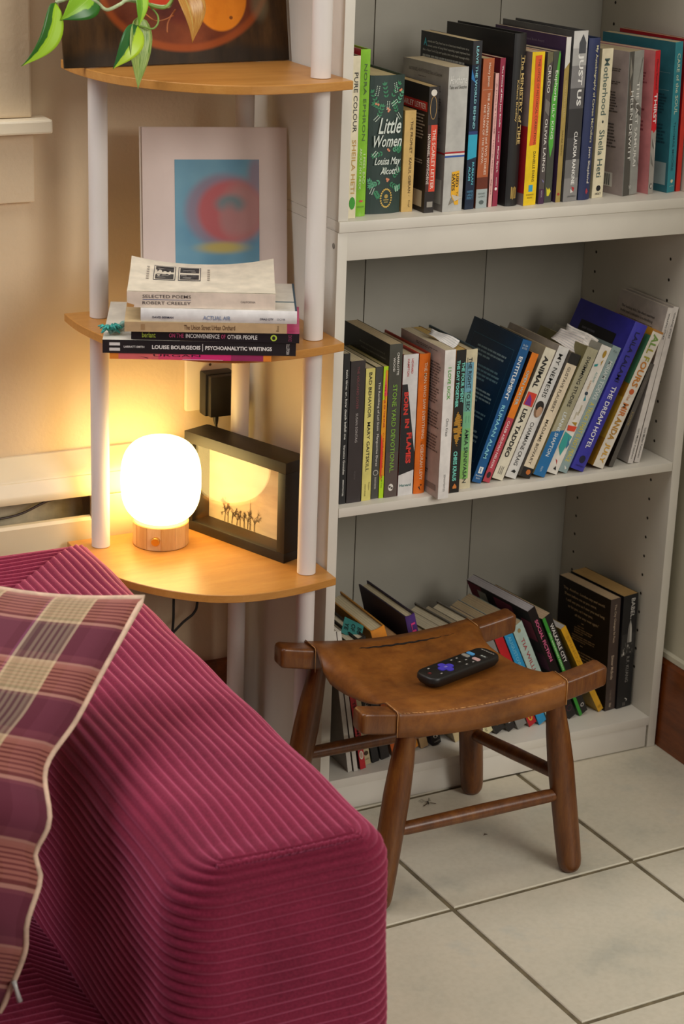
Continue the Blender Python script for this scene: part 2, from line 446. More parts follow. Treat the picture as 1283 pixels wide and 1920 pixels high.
# --- sprig decoration for the dark green leafy spine
def leafy(P, t, h, bulge):
    rr = random.Random(3)
    def pt(v, a): return spine_pt(t, h, bulge, a, min(0.985, max(0.015, v)))
    def leaf(v, a, ang, L, W, col):
        c, s_ = math.cos(ang), math.sin(ang); out = []
        for x, y in ((0, 0), (0.3, 0.5), (0.65, 0.45), (1, 0), (0.65, -0.45), (0.3, -0.5)):
            dx = (x*L*c-y*W*s_)/t; da = -(x*L*s_+y*W*c)/h
            out.append(pt(v+dx, a+da))
        P.poly(out, col, (0, -1, 0), 0.0001+rr.random()*0.0001)
    def berry(v, a, r, col):
        P.poly([pt(v+r/t*math.cos(k*0.785), a+r/h*math.sin(k*0.785)) for k in range(8)], col, (0, -1, 0), 0.0003)
    def sprig(v, a, ang, L, n, col, lw, white=False):
        for i in range(n):
            f = i/(n-1); x = v+f*L*math.cos(ang)/t; y = a-f*L*math.sin(ang)/h
            for sgn in (-1, 1):
                if white:
                    berry(x+sgn*0.0016/t*math.sin(ang), y+sgn*0.0016/h*math.cos(ang), 0.0007, col)
                else: leaf(x, y, ang+sgn*0.75, lw, lw*0.4, col)
        if not white: leaf(v+L*math.cos(ang)/t, a-L*math.sin(ang)/h, ang, lw, lw*0.4, col)
    G, G2, Wc, C = '#3f8a62', '#5fa883', '#cfe0d0', '#e2906e'
    for v, a, ang, L in ((0.45, 0.155, 1.75, 0.016), (0.62, 0.15, 1.0, 0.018), (0.2, 0.20, 2.0, 0.016), (0.8, 0.20, 1.1, 0.014), (0.25, 0.29, 1.2, 0.013), (0.78, 0.26, 2.0, 0.012), (0.3, 0.23, 2.6, 0.010),
                         (0.4, 0.555, 3.4, 0.012), (0.7, 0.54, 0.4, 0.010), (0.85, 0.56, 1.0, 0.007),
                         (0.35, 0.76, 3.6, 0.014), (0.65, 0.78, -0.5, 0.012), (0.75, 0.735, 0.8, 0.012), (0.2, 0.80, 2.3, 0.010), (0.8, 0.83, 0.4, 0.008), (0.22, 0.83, -1.0, 0.008)):
        sprig(v, a, ang, L, 4, rr.choice((G, G2, G)), 0.0055)
    for v, a, ang, L in ((0.18, 0.14, 1.4, 0.012), (0.75, 0.12, 1.8, 0.012), (0.5, 0.24, 1.5, 0.010), (0.62, 0.21, 0.6, 0.009), (0.15, 0.32, 0.8, 0.008), (0.9, 0.31, 2.2, 0.008),
                         (0.15, 0.575, 0.9, 0.007), (0.6, 0.51, 1.4, 0.006), (0.12, 0.85, 1.2, 0.008), (0.88, 0.84, 1.8, 0.007), (0.45, 0.70, 1.5, 0.007), (0.9, 0.70, 1.9, 0.007)):
        sprig(v, a, ang, L, 6, Wc, 0.002, True)
    for v, a in ((0.17, 0.2), (0.23, 0.205), (0.5, 0.235), (0.55, 0.245), (0.52, 0.255), (0.86, 0.11), (0.9, 0.105), (0.55, 0.53), (0.59, 0.54), (0.55, 0.745), (0.6, 0.75), (0.57, 0.76)): berry(v, a, 0.0016, C)
    for k in range(22):
        q = 2*math.pi*k/22
        berry(0.55+0.0082/t*math.cos(q), 0.885+0.0122/h*math.sin(q), 0.0013, '#d8b45a')
    berry(0.55, 0.872, 0.003, '#b89a50'); 
    P.poly([pt(0.55+x/t, 0.885+y/h) for x, y in ((-0.004, 0.002), (0.004, 0.002), (0.004, 0.003), (-0.004, 0.003))], '#d8b45a', (0, -1, 0), 0.0002)
    P.poly([pt(0.55+x/t, 0.885+y/h) for x, y in ((-0.003, 0.005), (0.003, 0.005), (0.003, 0.006), (-0.003, 0.006))], '#d8b45a', (0, -1, 0), 0.0002)

K, Wh = '#1b1a1c', '#eeeae0'
# ---- top shelf, left to right
book('cream paperback with black and gold lettering, first on the top shelf against the left panel', 1, 0.0215, 0.015, 0.0112, 0.215, 0.125, cover='#e9dfc0', page='#5a463a',
     sp=[('t', 'PURE COLOUR', 0.10, 0.465, 0.24, 0.76, '#2a2a26', 0.01), ('t', 'SHEILA HETI', 0.51, 0.845, 0.24, 0.76, '#c09a4e', 0.012), ('o', 0.905, 0.5, 0.0085, 0.0045, '#3f9a34'), ('t', 'FSG', 0.885, 0.925, 0.34, 0.62, '#2c7a28')])
book('lime green hardcover with a red top edge, second on the top shelf', 1, 0.0372, 0.024, 0.0145, 0.222, 0.128, hard=True, cover='#b01f34', spine='#8cc63f', back='#8cc63f', page='#b4404a', bulge=0.0015, rough=0.2,
     sp=[('t', 'NORA EPHRON', 0.085, 0.54, 0.36, 0.66, '#4f6b38'), ('t', 'I FEEL BAD', 0.62, 0.80, 0.55, 0.78, '#d8eab4'), ('t', 'ABOUT MY NECK', 0.585, 0.835, 0.18, 0.42, '#d8eab4'),
         ('o', 0.906, 0.5, 0.0016, 0.0028, '#d05050'), ('h', 'KNOPF', 0.935, 0.946, 0.15, 0.85, '#5a7a38')])
book('thick dark green book with white script lettering and coral berries among leaves on its spine', 1, 0.0572, 0.033, 0.052, 0.186, 0.13, hard=True, cover='#2c3f3a', page='#d0bd92', bulge=0.004, rough=0.5,
     sp=[('s', leafy), ('h', 'Little', 0.30, 0.415, 0.24, 0.90, '#dfe8df', 0.012, 0.35), ('h', 'Women', 0.425, 0.51, 0.12, 0.93, '#dfe8df', 0.012, 0.35),
         ('h', 'Louisa May', 0.585, 0.655, 0.16, 0.92, '#dfe8df', 0.01, 0.35), ('h', 'Alcott', 0.66, 0.71, 0.34, 0.80, '#dfe8df', 0.012, 0.35)])
book('small tan paperback with brown lettering beside the thick dark green leafy book', 1, 0.1113, 0.031, 0.0170, 0.138, 0.105, cover='#d9b46c', page='#b08e58', rough=0.55,
     sp=[('t', '· THE PROPHET · KAHLIL GIBRAN ·', 0.08, 0.84, 0.52, 0.76, '#5a421e', 0.012), ('t', 'Knopf', 0.885, 0.955, 0.56, 0.76, '#5a421e')])
book('black paperback with an orange-red spine panel and red label, left of the thick grey book', 1, 0.1385, 0.016, 0.0148, 0.171, 0.106, cover='#2a2422', page='#c4a878',
     sp=[('o', 0.048, 0.5, 0.0045, 0.0045, '#e8e2d6'), ('t', 'S', 0.035, 0.062, 0.38, 0.64, K, 0.02), ('o', 0.165, 0.5, 0.0158, 0.0052, '#c8a060'), ('o', 0.165, 0.5, 0.015, 0.0044, K, 0.0002), ('t', 'Signet Classic', 0.09, 0.24, 0.38, 0.64, '#c8a060'),
         ('r', 0.30, 0.83, 0.36, 1.0, '#e0482e'), ('r', 0.30, 0.83, 0.02, 0.36, '#4a2a22'), ('t', 'THE SCARLET LETTER', 0.335, 0.81, 0.52, 0.86, '#f4d8c8', 0.012), ('t', 'NATHANIEL HAWTHORNE', 0.37, 0.77, 0.06, 0.32, '#e8ddd0', 0.005), ('r', 0.91, 0.955, 0.25, 0.85, '#9a948a')],
     cv=[('r', 0.2, 0.97, 0.80, 0.875, '#c62a26'), ('t', 'SCARLET LETTER', 0.24, 0.94, 0.815, 0.86, '#f0ddd0', 0.01), ('l', 0.25, 0.95, 0.55, 0.78, 9, '#a89a8a'), ('l', 0.35, 0.95, 0.36, 0.42, 3, '#a89a8a'), ('r', 0.55, 0.93, 0.04, 0.17, '#c9b9a0')])
def flagband(P, t, h, b): pass
book('thick light grey paperback with a red, white and blue stripe and yellow sticker', 1, 0.1656, 0.013, 0.0322, 0.196, 0.112, yaw=5.0, cover='#9d9590', spine='#c0bfba', page='#c9b898',
     sp=[('r', 0.58, 0.593, 0, 1, '#b02a30'), ('r', 0.593, 0.606, 0, 1, '#e9e6e0'), ('r', 0.606, 0.619, 0, 1, '#2a56a8'),
         ('h', 'Hawthorne', 0.06, 0.115, 0.08, 0.93, '#ecebe6', 0.005, 0.3), ('h', 'Tales and Sketches', 0.125, 0.148, 0.06, 0.95, '#4a4844', 0.0, 0.2),
         ('q', [(0.722, 0.40), (0.715, 0.78), (0.955, 0.80), (0.955, 0.62), (0.885, 0.40)], '#f0b52a'), ('t', 'USED', 0.735, 0.83, 0.62, 0.76, '#1d1a16', 0.03), ('t', 'SAVES', 0.735, 0.855, 0.42, 0.58, '#1d1a16', 0.03), ('t', 'Text', 0.86, 0.93, 0.66, 0.76, '#1d1a16'),
         ('q', [(0.88, 0.42), (0.905, 0.98), (0.93, 0.6)], '#cfc6b4'), ('q', [(0.90, 0.42), (0.93, 0.58), (0.955, 0.3)], '#8e8676')],
     cv=[('t', 'NATHANIEL HAWTHORNE: Tales and Sketches', 0.14, 0.86, 0.925, 0.95, '#6a625e'), ('l', 0.35, 0.65, 0.895, 0.905, 1, '#6a625e'), ('l', 0.1, 0.9, 0.80, 0.865, 4, '#766e6a'), ('l', 0.1, 0.9, 0.40, 0.78, 20, '#766e6a'), ('r', 0.62, 0.96, 0.05, 0.22, '#cfcac0'), ('r', 0, 1, 0.40, 0.412, '#b02a30')])
book('tall black and teal paperback with pale blue lettering, right of the thick grey book', 1, 0.2043, 0.019, 0.0150, 0.229, 0.125, yaw=5.3, cover='#1c1e26', spine='#1f2d44', page='#cdb992', rough=0.3,
     sp=[('r', 0.0, 0.14, 0, 1, '#23242a'), ('q', [(0.16, 0), (0.25, 0.55), (0.22, 0)], '#2a78b8'), ('r', 0.53, 0.55, 0, 1, '#2d3f78'), ('r', 0.55, 0.70, 0, 1, '#2fa8c8'), ('q', [(0.70, 0), (0.70, 1), (0.685, 1)], '#1f2d44'),
         ('t', 'LEAVE THE WORLD BEHIND', 0.03, 0.515, 0.40, 0.66, '#8fd0d8', 0.02), ('t', 'RUMAAN', 0.715, 0.85, 0.56, 0.80, '#6ac4d4', 0.015), ('t', 'ALAM', 0.74, 0.825, 0.2, 0.44, '#6ac4d4', 0.015),
         ('h', 'HARPER', 0.885, 0.90, 0.15, 0.85, '#5a9ac0'), ('h', 'LARGE', 0.905, 0.92, 0.15, 0.85, '#5a9ac0'), ('h', 'PRINT', 0.925, 0.94, 0.15, 0.85, '#5a9ac0')],
     cv=[('t', 'A', 0.06, 0.125, 0.915, 0.962, '#4ab0c4', 0.03), ('t', 'manda and Clay head out to a luxurious rental home on a', 0.135, 0.93, 0.935, 0.953, '#c8c8c4'), ('t', 'remote corner of Long Island expecting a quiet reprieve from', 0.135, 0.95, 0.908, 0.926, '#c8c8c4'),
         ('t', 'life in New York City and quality time with their teenage child-', 0.05, 0.95, 0.88, 0.898, '#c8c8c4'), ('l', 0.05, 0.95, 0.60, 0.87, 11, '#b0b0ac')])
book('terracotta paperback with white lettering and a pale grey foot', 1, 0.2229, 0.021, 0.0185, 0.205, 0.125, yaw=5.5, cover='#7a3a22', spine='#b5613a', page='#cdb890',
     sp=[('r', 0.79, 0.87, 0, 1, '#6a2c1a'), ('r', 0.87, 1.0, 0, 1, '#a9b4b4'), ('t', 'THE TURN OF THE SCREW,', 0.30, 0.70, 0.24, 0.44, '#f0dccb', 0.008), ('t', 'THE ASPERN PAPERS and TWO STORIES', 0.225, 0.775, 0.56, 0.76, '#f0dccb', 0.008), ('t', 'Henry James', 0.03, 0.185, 0.44, 0.70, '#f0dccb', 0.008), ('r', 0.205, 0.207, 0.1, 0.95, '#d8b8a0'),
         ('h', 'BARNES', 0.895, 0.907, 0.2, 0.8, '#5a6464'), ('h', 'CLASSICS', 0.915, 0.927, 0.2, 0.8, '#5a6464'), ('o', 0.96, 0.5, 0.003, 0.004, '#5a6464')])
book('very thin pink paperback beside the terracotta book', 1, 0.2458, 0.025, 0.0058, 0.184, 0.115, yaw=5.5, cover='#b08078', spine='#e8b4ae', page='#c4a080',
     sp=[('t', '· A DOLL\'S HOUSE · Henrik Ibsen · Signet ·', 0.05, 0.93, 0.28, 0.68, '#8a4a4a')])
book('thin crimson paperback with white lettering, left of the tall black hardcover', 1, 0.2535, 0.027, 0.0086, 0.204, 0.12, yaw=5.7, cover='#7a2436', spine='#9a2c48', page='#d0b898',
     sp=[('t', 'The Prime of Miss Jean Brodie', 0.05, 0.46, 0.32, 0.68, '#f2e6e4', 0.02), ('t', 'a novel', 0.49, 0.56, 0.36, 0.64, '#f2e6e4'), ('t', 'Muriel Spark', 0.59, 0.77, 0.32, 0.68, '#f2e6e4', 0.02), ('o', 0.88, 0.5, 0.0022, 0.0022, '#f2e6e4'), ('t', '———', 0.80, 0.86, 0.46, 0.54, '#f2e6e4')])
book('tall black hardcover with gold lettering and underlines on the top shelf', 1, 0.2708, 0.022, 0.0212, 0.237, 0.15, yaw=8.5, hard=True, cover='#262425', page='#2c2a2a', bulge=0.003, rough=0.35,
     sp=[('t', 'The MINISTRY of TIME', 0.125, 0.635, 0.60, 0.84, '#d2b573', 0.018), ('r', 0.12, 0.64, 0.53, 0.55, '#d2b573'), ('t', 'Kaliane Bradley', 0.265, 0.505, 0.26, 0.46, '#d2b573', 0.012), ('r', 0.885, 0.955, 0.34, 0.42, '#c2a055'), ('r', 0.89, 0.96, 0.47, 0.53, '#c2a055'), ('r', 0.885, 0.955, 0.58, 0.65, '#c2a055'), ('r', 0.89, 0.955, 0.70, 0.76, '#c2a055')])
book('bright yellow paperback with a long orange brush stroke on its spine', 1, 0.2978, 0.017, 0.0224, 0.212, 0.13, yaw=8.5, cover='#9a8684', spine='#f5cf1c', page='#cdb898', back='#c4202c',
     sp=[('q', [(0.025, 0.26), (0.02, 0.78), (0.3, 0.80), (0.60, 0.72), (0.605, 0.2), (0.5, 0.28), (0.3, 0.3)], '#e8602c'), ('t', 'THE OFFICE OF HISTORICAL CORRECTIONS', 0.045, 0.60, 0.50, 0.68, '#3a2a18', 0.005), ('t', 'DANIELLE EVANS', 0.645, 0.845, 0.56, 0.76, '#3a2a18', 0.006),
         ('r', 0.865, 0.91, 0.36, 0.68, '#3aa0c8'), ('h', 'RIVERHEAD', 0.925, 0.935, 0.2, 0.8, '#6a5a18'), ('h', 'BOOKS', 0.945, 0.955, 0.3, 0.7, '#6a5a18')], cv=[('r', 0, 1, 0.08, 0.52, '#b01f2c')])
book('dark grey-brown paperback with white lettering, left of the green brush-stroke book', 1, 0.3248, 0.021, 0.0100, 0.211, 0.128, yaw=8.5, cover='#5a5554', spine='#57504f', page='#c8b698', back='#5a2a5a',
     sp=[('r', 0.9, 1.0, 0, 1, '#4a2a4c'), ('q', [(0.0, 0), (0.0, 1), (0.06, 1), (0.09, 0)], '#6f6a4c'), ('q', [(0.3, 0.1), (0.33, 1), (0.42, 0.9), (0.38, 0.1)], '#7c7670'), ('t', 'CRUDO', 0.085, 0.265, 0.26, 0.78, '#efeae2', 0.01), ('t', 'OLIVIA LAING', 0.435, 0.785, 0.30, 0.76, '#efeae2', 0.008), ('t', 'NORTON', 0.91, 0.955, 0.38, 0.62, '#cfc6cc'), ('q', [(0.83, 0.3), (0.86, 0.7), (0.85, 0.8)], '#8a86b8')])
book('dark paperback with a bright green brush stroke and small yellow mark at its foot', 1, 0.3378, 0.026, 0.0128, 0.211, 0.13, yaw=8.5, cover='#3a4a38', spine='#4d5047', page='#c8b698', back='#4a4a44',
     sp=[('q', [(0.0, 0.8), (0.02, 0.98), (0.3, 0.9), (0.62, 0.75), (0.70, 0.42), (0.60, 0.08), (0.3, 0.12), (0.15, 0.5)], '#5bb444'), ('h', '', 0, 0, 0, 0, Wh), ('t', 'Euphoria', 0.125, 0.325, 0.30, 0.78, '#f2f0e6', 0.008, ), ('t', 'LILY KING', 0.345, 0.575, 0.30, 0.62, '#f2f0e6'), ('q', [(0.895, 0.2), (0.915, 0.45), (0.90, 0.6), (0.925, 0.85), (0.955, 0.6), (0.955, 0.3)], '#e2d832')][0:1]+
        [('t', 'Euphoria', 0.125, 0.325, 0.30, 0.78, '#f2f0e6', 0.008), ('t', 'LILY KING', 0.345, 0.575, 0.30, 0.62, '#f2f0e6'), ('q', [(0.895, 0.2), (0.915, 0.45), (0.90, 0.6), (0.925, 0.85), (0.955, 0.6), (0.955, 0.3)], '#e2d832')])
book('purple-covered paperback with a white and gold spine behind the green brush-stroke book', 1, 0.3556, 0.024, 0.0086, 0.230, 0.155, yaw=8.5, cover='#4a3558', spine='#b39a55', page='#c8b698',
     sp=[('q', [(0.0, 0), (0.0, 1), (0.15, 1), (0.19, 0)], '#e6e2dc'), ('t', 'DON\'T CALL US DEAD', 0.26, 0.48, 0.36, 0.66, '#d8c48c'), ('t', 'DANEZ SMITH', 0.56, 0.71, 0.36, 0.66, '#6a5a2c'), ('o', 0.95, 0.5, 0.002, 0.0022, '#b04038')], cv=[('t', 'Finalist for the National Book Award', 0.2, 0.7, 0.945, 0.96, '#8a7a92')])
book('tall silver-to-black hardcover with bold white lettering on the top shelf', 1, 0.3668, 0.023, 0.0258, 0.238, 0.155, yaw=8.5, hard=True, cover='#5b5a5a', spine='#6a6868', page='#2a2828', rough=0.25,
     sp=[('r', 0.0, 0.10, 0, 1, '#d2d0cd'), ('r', 0.10, 0.20, 0, 1, '#b5b3b1'), ('r', 0.20, 0.33, 0, 1, '#8a8889'), ('r', 0.33, 0.45, 0, 1, '#5a585a'), ('r', 0.45, 0.62, 0, 1, '#3a393b'), ('r', 0.62, 0.75, 0, 1, '#4a494b'), ('r', 0.75, 0.86, 0, 1, '#777675'), ('r', 0.86, 1, 0, 1, '#8f8d8b'),
         ('q', [(0.02, 0.66), (0.07, 0.42), (0.13, 0.42), (0.13, 0.90), (0.07, 0.90)], '#4c4e54'), ('t', 'JUST US', 0.135, 0.435, 0.40, 0.80, '#f4f2ee', 0.03), ('t', 'CLAUDIA RANKINE', 0.585, 0.90, 0.50, 0.74, '#f4f2ee', 0.018), ('q', [(0.91, 0.55), (0.92, 0.78), (0.945, 0.7)], '#c03038'), ('q', [(0.925, 0.5), (0.945, 0.7), (0.95, 0.5)], '#e8e4de'), ('h', 'GRAYWOLF', 0.965, 0.975, 0.3, 0.9, '#2a2a2a')])
book('navy blue hardcover with pale cream serif lettering and a small red mark', 1, 0.3962, 0.029, 0.0212, 0.227, 0.14, yaw=8.5, hard=True, cover='#2a3560', page='#9aa878', bulge=0.003, rough=0.5,
     sp=[('t', 'My Autobiography of Carson McCullers', 0.045, 0.64, 0.50, 0.74, '#e6dfb4', 0.008), ('t', 'Jenn Shapland', 0.665, 0.895, 0.48, 0.72, '#e6dfd0', 0.01), ('q', [(0.925, 0.56), (0.95, 0.76), (0.965, 0.58), (0.95, 0.5)], '#b03a4a')])
book('cream paperback with large grey-green serif lettering right of the navy hardcover', 1, 0.4232, 0.034, 0.0208, 0.211, 0.13, yaw=9.5, cover='#d8cda8', spine='#ece2c2', page='#b8a888',
     sp=[('t', 'Motherhood', 0.065, 0.44, 0.26, 0.74, '#4f6660', 0.006), ('t', '•', 0.475, 0.495, 0.42, 0.58, '#2f3a3a', 0.02), ('t', 'Sheila Heti', 0.54, 0.86, 0.26, 0.74, '#4f6660', 0.006), ('o', 0.935, 0.55, 0.0042, 0.0042, K), ('h', 'H', 0.925, 0.945, 0.44, 0.66, '#ece2c2', 0.02), ('h', 'HOLT', 0.965, 0.98, 0.3, 0.8, K, 0.015)])
book('grey paperback with a scratchy black and white photograph spine, barcode on left cover', 1, 0.4752, 0.033, 0.0310, 0.206, 0.13, ang=-2.4, yaw=14, cover='#a89a96', spine='#9a9a94', page='#bba98a',
     sp=[('q', [(0.0, 0.03), (0.0, 0.34), (0.3, 0.30), (0.45, 0.42), (1.0, 0.46), (1.0, 0.03)], '#55524c'), ('q', [(0.30, 0.32), (0.40, 0.98), (0.46, 0.98), (0.38, 0.4)], '#6a6660'), ('q', [(0.33, 0.5), (0.45, 0.85), (0.44, 0.9)], '#4a4844'), ('q', [(0.05, 0.92), (0.28, 0.6), (0.05, 0.95)], '#5a5a54'), ('q', [(0.6, 0.5), (0.8, 0.98), (0.81, 0.98)], '#6a6a64'),
         ('q', [(0.02, 0.08), (0.14, 0.26), (0.2, 0.1)], '#8f8a80'), ('q', [(0.2, 0.1), (0.3, 0.3), (0.3, 0.14)], '#7a6a5a'), ('t', 'THE LAST SAMURAI', 0.215, 0.80, 0.60, 0.78, '#f0eee8', 0.004), ('t', 'HELEN DEWITT', 0.27, 0.755, 0.22, 0.40, '#f0eee8', 0.004), ('h', 'ND', 0.93, 0.955, 0.4, 0.56, '#d8d6d0')],
     cv=[('l', 0.45, 0.9, 0.84, 0.88, 3, '#5c5450'), ('l', 0.2, 0.9, 0.75, 0.79, 3, '#5c5450'), ('l', 0.2, 0.9, 0.55, 0.72, 9, '#5c5450'), ('l', 0.2, 0.9, 0.30, 0.5, 9, '#5c5450'), ('r', 0.30, 0.58, 0.05, 0.15, '#d8d4cc'), ('r', 0.62, 0.84, 0.05, 0.15, '#d8d4cc')]+
        [('r', 0.32+k*0.03, 0.335+k*0.03, 0.06, 0.14, '#3a4440') for k in range(8)]+[('r', 0.64+k*0.03, 0.652+k*0.03, 0.06, 0.14, '#3a4440') for k in range(6)])
book('red paperback with a pink left cover and a grey drapery picture on the lower spine', 1, 0.5210, 0.035, 0.0105, 0.206, 0.128, ang=-2.4, yaw=14, cover='#d98a8c', spine='#d8202c', page='#cdb898',
     sp=[('r', 0.55, 1.0, 0, 1, '#a9a49c'), ('q', [(0.545, 0.1), (0.57, 0.5), (0.55, 0.9), (0.53, 0.9), (0.53, 0.1)], '#d8202c'), ('q', [(0.6, 0.2), (0.7, 0.95), (0.66, 0.3)], '#6e6a64'), ('q', [(0.7, 0.1), (0.82, 0.9), (0.78, 0.2)], '#7e7a74'), ('q', [(0.62, 0.6), (0.66, 0.95), (0.75, 0.9)], '#d0ccc4'), ('t', 'Marina Yuszczuk', 0.06, 0.27, 0.36, 0.66, '#5a1418', 0.0), ('t', 'THIRST', 0.295, 0.505, 0.20, 0.80, '#f6eeee', 0.02), ('o', 0.945, 0.5, 0.004, 0.003, '#3a3836'), ('o', 0.945, 0.5, 0.003, 0.002, '#c9c4bc', 0.0003)],
     cv=[('l', 0.4, 0.9, 0.7, 0.85, 7, '#a05058'), ('l', 0.4, 0.9, 0.35, 0.6, 9, '#a05058')])
book('teal paperback with pale lettering near the right end of the top shelf', 1, 0.5545, 0.035, 0.0165, 0.217, 0.14, ang=-2.3, yaw=14, cover='#2f6f7c', spine='#2f8f9c', page='#c9b894',
     sp=[('t', 'CARE of the SOUL', 0.075, 0.475, 0.34, 0.72, '#d6e4c8', 0.004), ('t', 'THOMAS MOORE', 0.525, 0.855, 0.38, 0.64, '#1c5a6a', 0.004), ('o', 0.925, 0.55, 0.0026, 0.0026, '#e2d8b0'), ('h', 'HARPER', 0.955, 0.962, 0.3, 0.8, '#b8d0c8')],
     cv=[('l', 0.55, 0.95, 0.84, 0.88, 1, '#8fb4b4'), ('r', 0.5, 0.95, 0.795, 0.797, '#8fb4b4'), ('r', 0.5, 0.95, 0.68, 0.682, '#8fb4b4'), ('l', 0.4, 0.95, 0.5, 0.66, 8, '#1d4a58'), ('l', 0.4, 0.95, 0.3, 0.46, 7, '#1d4a58'), ('r', 0.72, 0.97, 0.05, 0.2, '#9ab0b0')])
book('red paperback at the far right end of the top shelf', 1, 0.5740, 0.040, 0.0085, 0.220, 0.14, ang=-1.2, yaw=9, cover='#b01c26', spine='#d8382a', page='#c0ad8a')

# ---- middle shelf, left to right
book('black paperback with lower-case white lettering, first on the middle shelf', 2, 0.0241, 0.016, 0.0094, 0.220, 0.13, cover='#242324', page='#b8aa90',
     sp=[('t', 'twin time: or, how death befell me', 0.105, 0.565, 0.34, 0.74, '#f0eee8', 0.005), ('t', 'Veronica Gonzalez', 0.60, 0.80, 0.36, 0.70, '#f0eee8', 0.003), ('t', 'SEMIOTEXT(E)', 0.835, 0.945, 0.36, 0.62, '#f0eee8', 0.02)])
book('dark brown-black paperback with faint red lettering, second on middle shelf', 2, 0.0352, 0.016, 0.0226, 0.208, 0.13, cover='#3a3232', page='#c4b594',
     sp=[('t', 'THE VOLCANO LOVER', 0.04, 0.335, 0.44, 0.60, '#8a4a4e'), ('t', 'SUSAN SONTAG', 0.365, 0.57, 0.44, 0.60, '#b8b0ac', 0.003), ('t', 'PICADOR', 0.775, 0.835, 0.46, 0.56, '#6a6260')])
book('pale yellow paperback with black capital lettering on the middle shelf', 2, 0.0596, 0.017, 0.0144, 0.195, 0.125, cover='#8a8458', spine='#e3d77c', page='#bfae8c',
     sp=[('t', 'BAD BEHAVIOR', 0.03, 0.37, 0.34, 0.68, '#1f1e1a', 0.01), ('t', 'MARY GAITSKILL', 0.40, 0.775, 0.34, 0.68, '#1f1e1a', 0.01), ('t', 'VINTAGE', 0.87, 0.965, 0.28, 0.44, '#6a6238'), ('t', 'Poseidon', 0.86, 0.92, 0.70, 0.86, '#6a6238')])
book('dark grey paperback with white lettering left of the neon spine', 2, 0.0766, 0.020, 0.0112, 0.195, 0.125, cover='#45443f', spine='#4b4a45', page='#c8b894',
     sp=[('t', 'The Ravishing of Lol Stein', 0.115, 0.48, 0.36, 0.72, '#e8e4d8', 0.005), ('t', 'Marguerite Duras', 0.505, 0.75, 0.36, 0.72, '#e8e4d8', 0.005), ('o', 0.80, 0.5, 0.0042, 0.0042, '#d8d4c8'), ('o', 0.80, 0.5, 0.0034, 0.0034, '#4b4a45', 0.0002), ('h', 'P', 0.79, 0.81, 0.4, 0.62, '#d8d4c8'), ('t', 'PANTHEON', 0.835, 0.925, 0.36, 0.62, '#d8d4c8')])
book('thin neon paperback in lime, red and orange on the middle shelf', 2, 0.0883, 0.019, 0.0072, 0.195, 0.12, cover='#8a8a3a', spine='#f0a020', page='#bba878',
     sp=[('r', 0.0, 0.03, 0, 1, '#b8e01c'), ('r', 0.03, 0.25, 0.0, 0.45, '#b8e01c'), ('q', [(0.02, 0.5), (0.22, 1), (0.22, 0.3)], '#f0505c'), ('q', [(0.5, 0.0), (0.75, 0.0), (0.82, 0.4), (0.6, 0.5)], '#e83a2a'), ('r', 0.83, 1.0, 0, 1, '#b8e01c'), ('q', [(0.75, 0), (0.87, 0.3), (0.84, 0.5)], '#e83a2a'),
         ('t', 'THE HOUR OF THE STAR', 0.135, 0.46, 0.36, 0.66, '#b01c2c', 0.02), ('t', 'CLARICE LISPECTOR', 0.50, 0.77, 0.36, 0.64, '#c04a18', 0.01), ('t', 'HURTIG', 0.82, 0.92, 0.36, 0.6, '#4a5a10')])
book('dark olive-brown paperback with green lettering and white author name on the middle shelf', 2, 0.0962, 0.018, 0.0204, 0.226, 0.14, cover='#2b2a28', spine='#4b4a42', page='#b9a684',
     sp=[('r', 0.70, 1, 0, 1, '#554a45'), ('r', 0.82, 1, 0, 1, '#5b4c47'), ('t', 'CHARLOTTE', 0.055, 0.20, 0.60, 0.76, '#eeeae2', 0.01), ('t', 'WOOD', 0.085, 0.175, 0.30, 0.46, '#eeeae2', 0.01), ('t', 'STONE YARD DEVOTIONAL', 0.26, 0.835, 0.34, 0.68, '#86b840', 0.006), ('o', 0.935, 0.5, 0.0055, 0.004, '#e2ddd4'), ('o', 0.93, 0.42, 0.0016, 0.0018, '#554a45', 0.0003), ('o', 0.94, 0.58, 0.0016, 0.0018, '#554a45', 0.0003)],
     cv=[('t', 'How we used to carry on, in a time of', 0.35, 0.9, 0.915, 0.932, '#8c8880'), ('t', 'trouble, was a question to be answered', 0.38, 0.92, 0.885, 0.902, '#8c8880')])
book('white hardcover with a black wedge and jagged red lettering on its spine', 2, 0.1180, 0.017, 0.0240, 0.209, 0.13, hard=True, cover='#8b2a26', spine='#dfdcda', page='#c4b494',
     sp=[('q', [(0.205, 0.0), (0.205, 0.34), (0.70, 1.0), (0.82, 1.0), (0.85, 0.0)], '#242224'), ('t', 'HOWARD', 0.03, 0.135, 0.54, 0.68, '#c03a3a', 0.015), ('t', 'HAMPTON', 0.03, 0.15, 0.28, 0.42, '#c03a3a', 0.015), ('t', 'BORN', 0.26, 0.42, 0.14, 0.44, '#d83a30', 0.04), ('t', 'IN', 0.45, 0.515, 0.28, 0.56, '#d83a30', 0.04), ('t', 'FLAMES', 0.55, 0.77, 0.42, 0.76, '#d83a30', 0.04), ('h', 'Harvard', 0.915, 0.935, 0.1, 0.85, '#3a7a76', 0.01)])
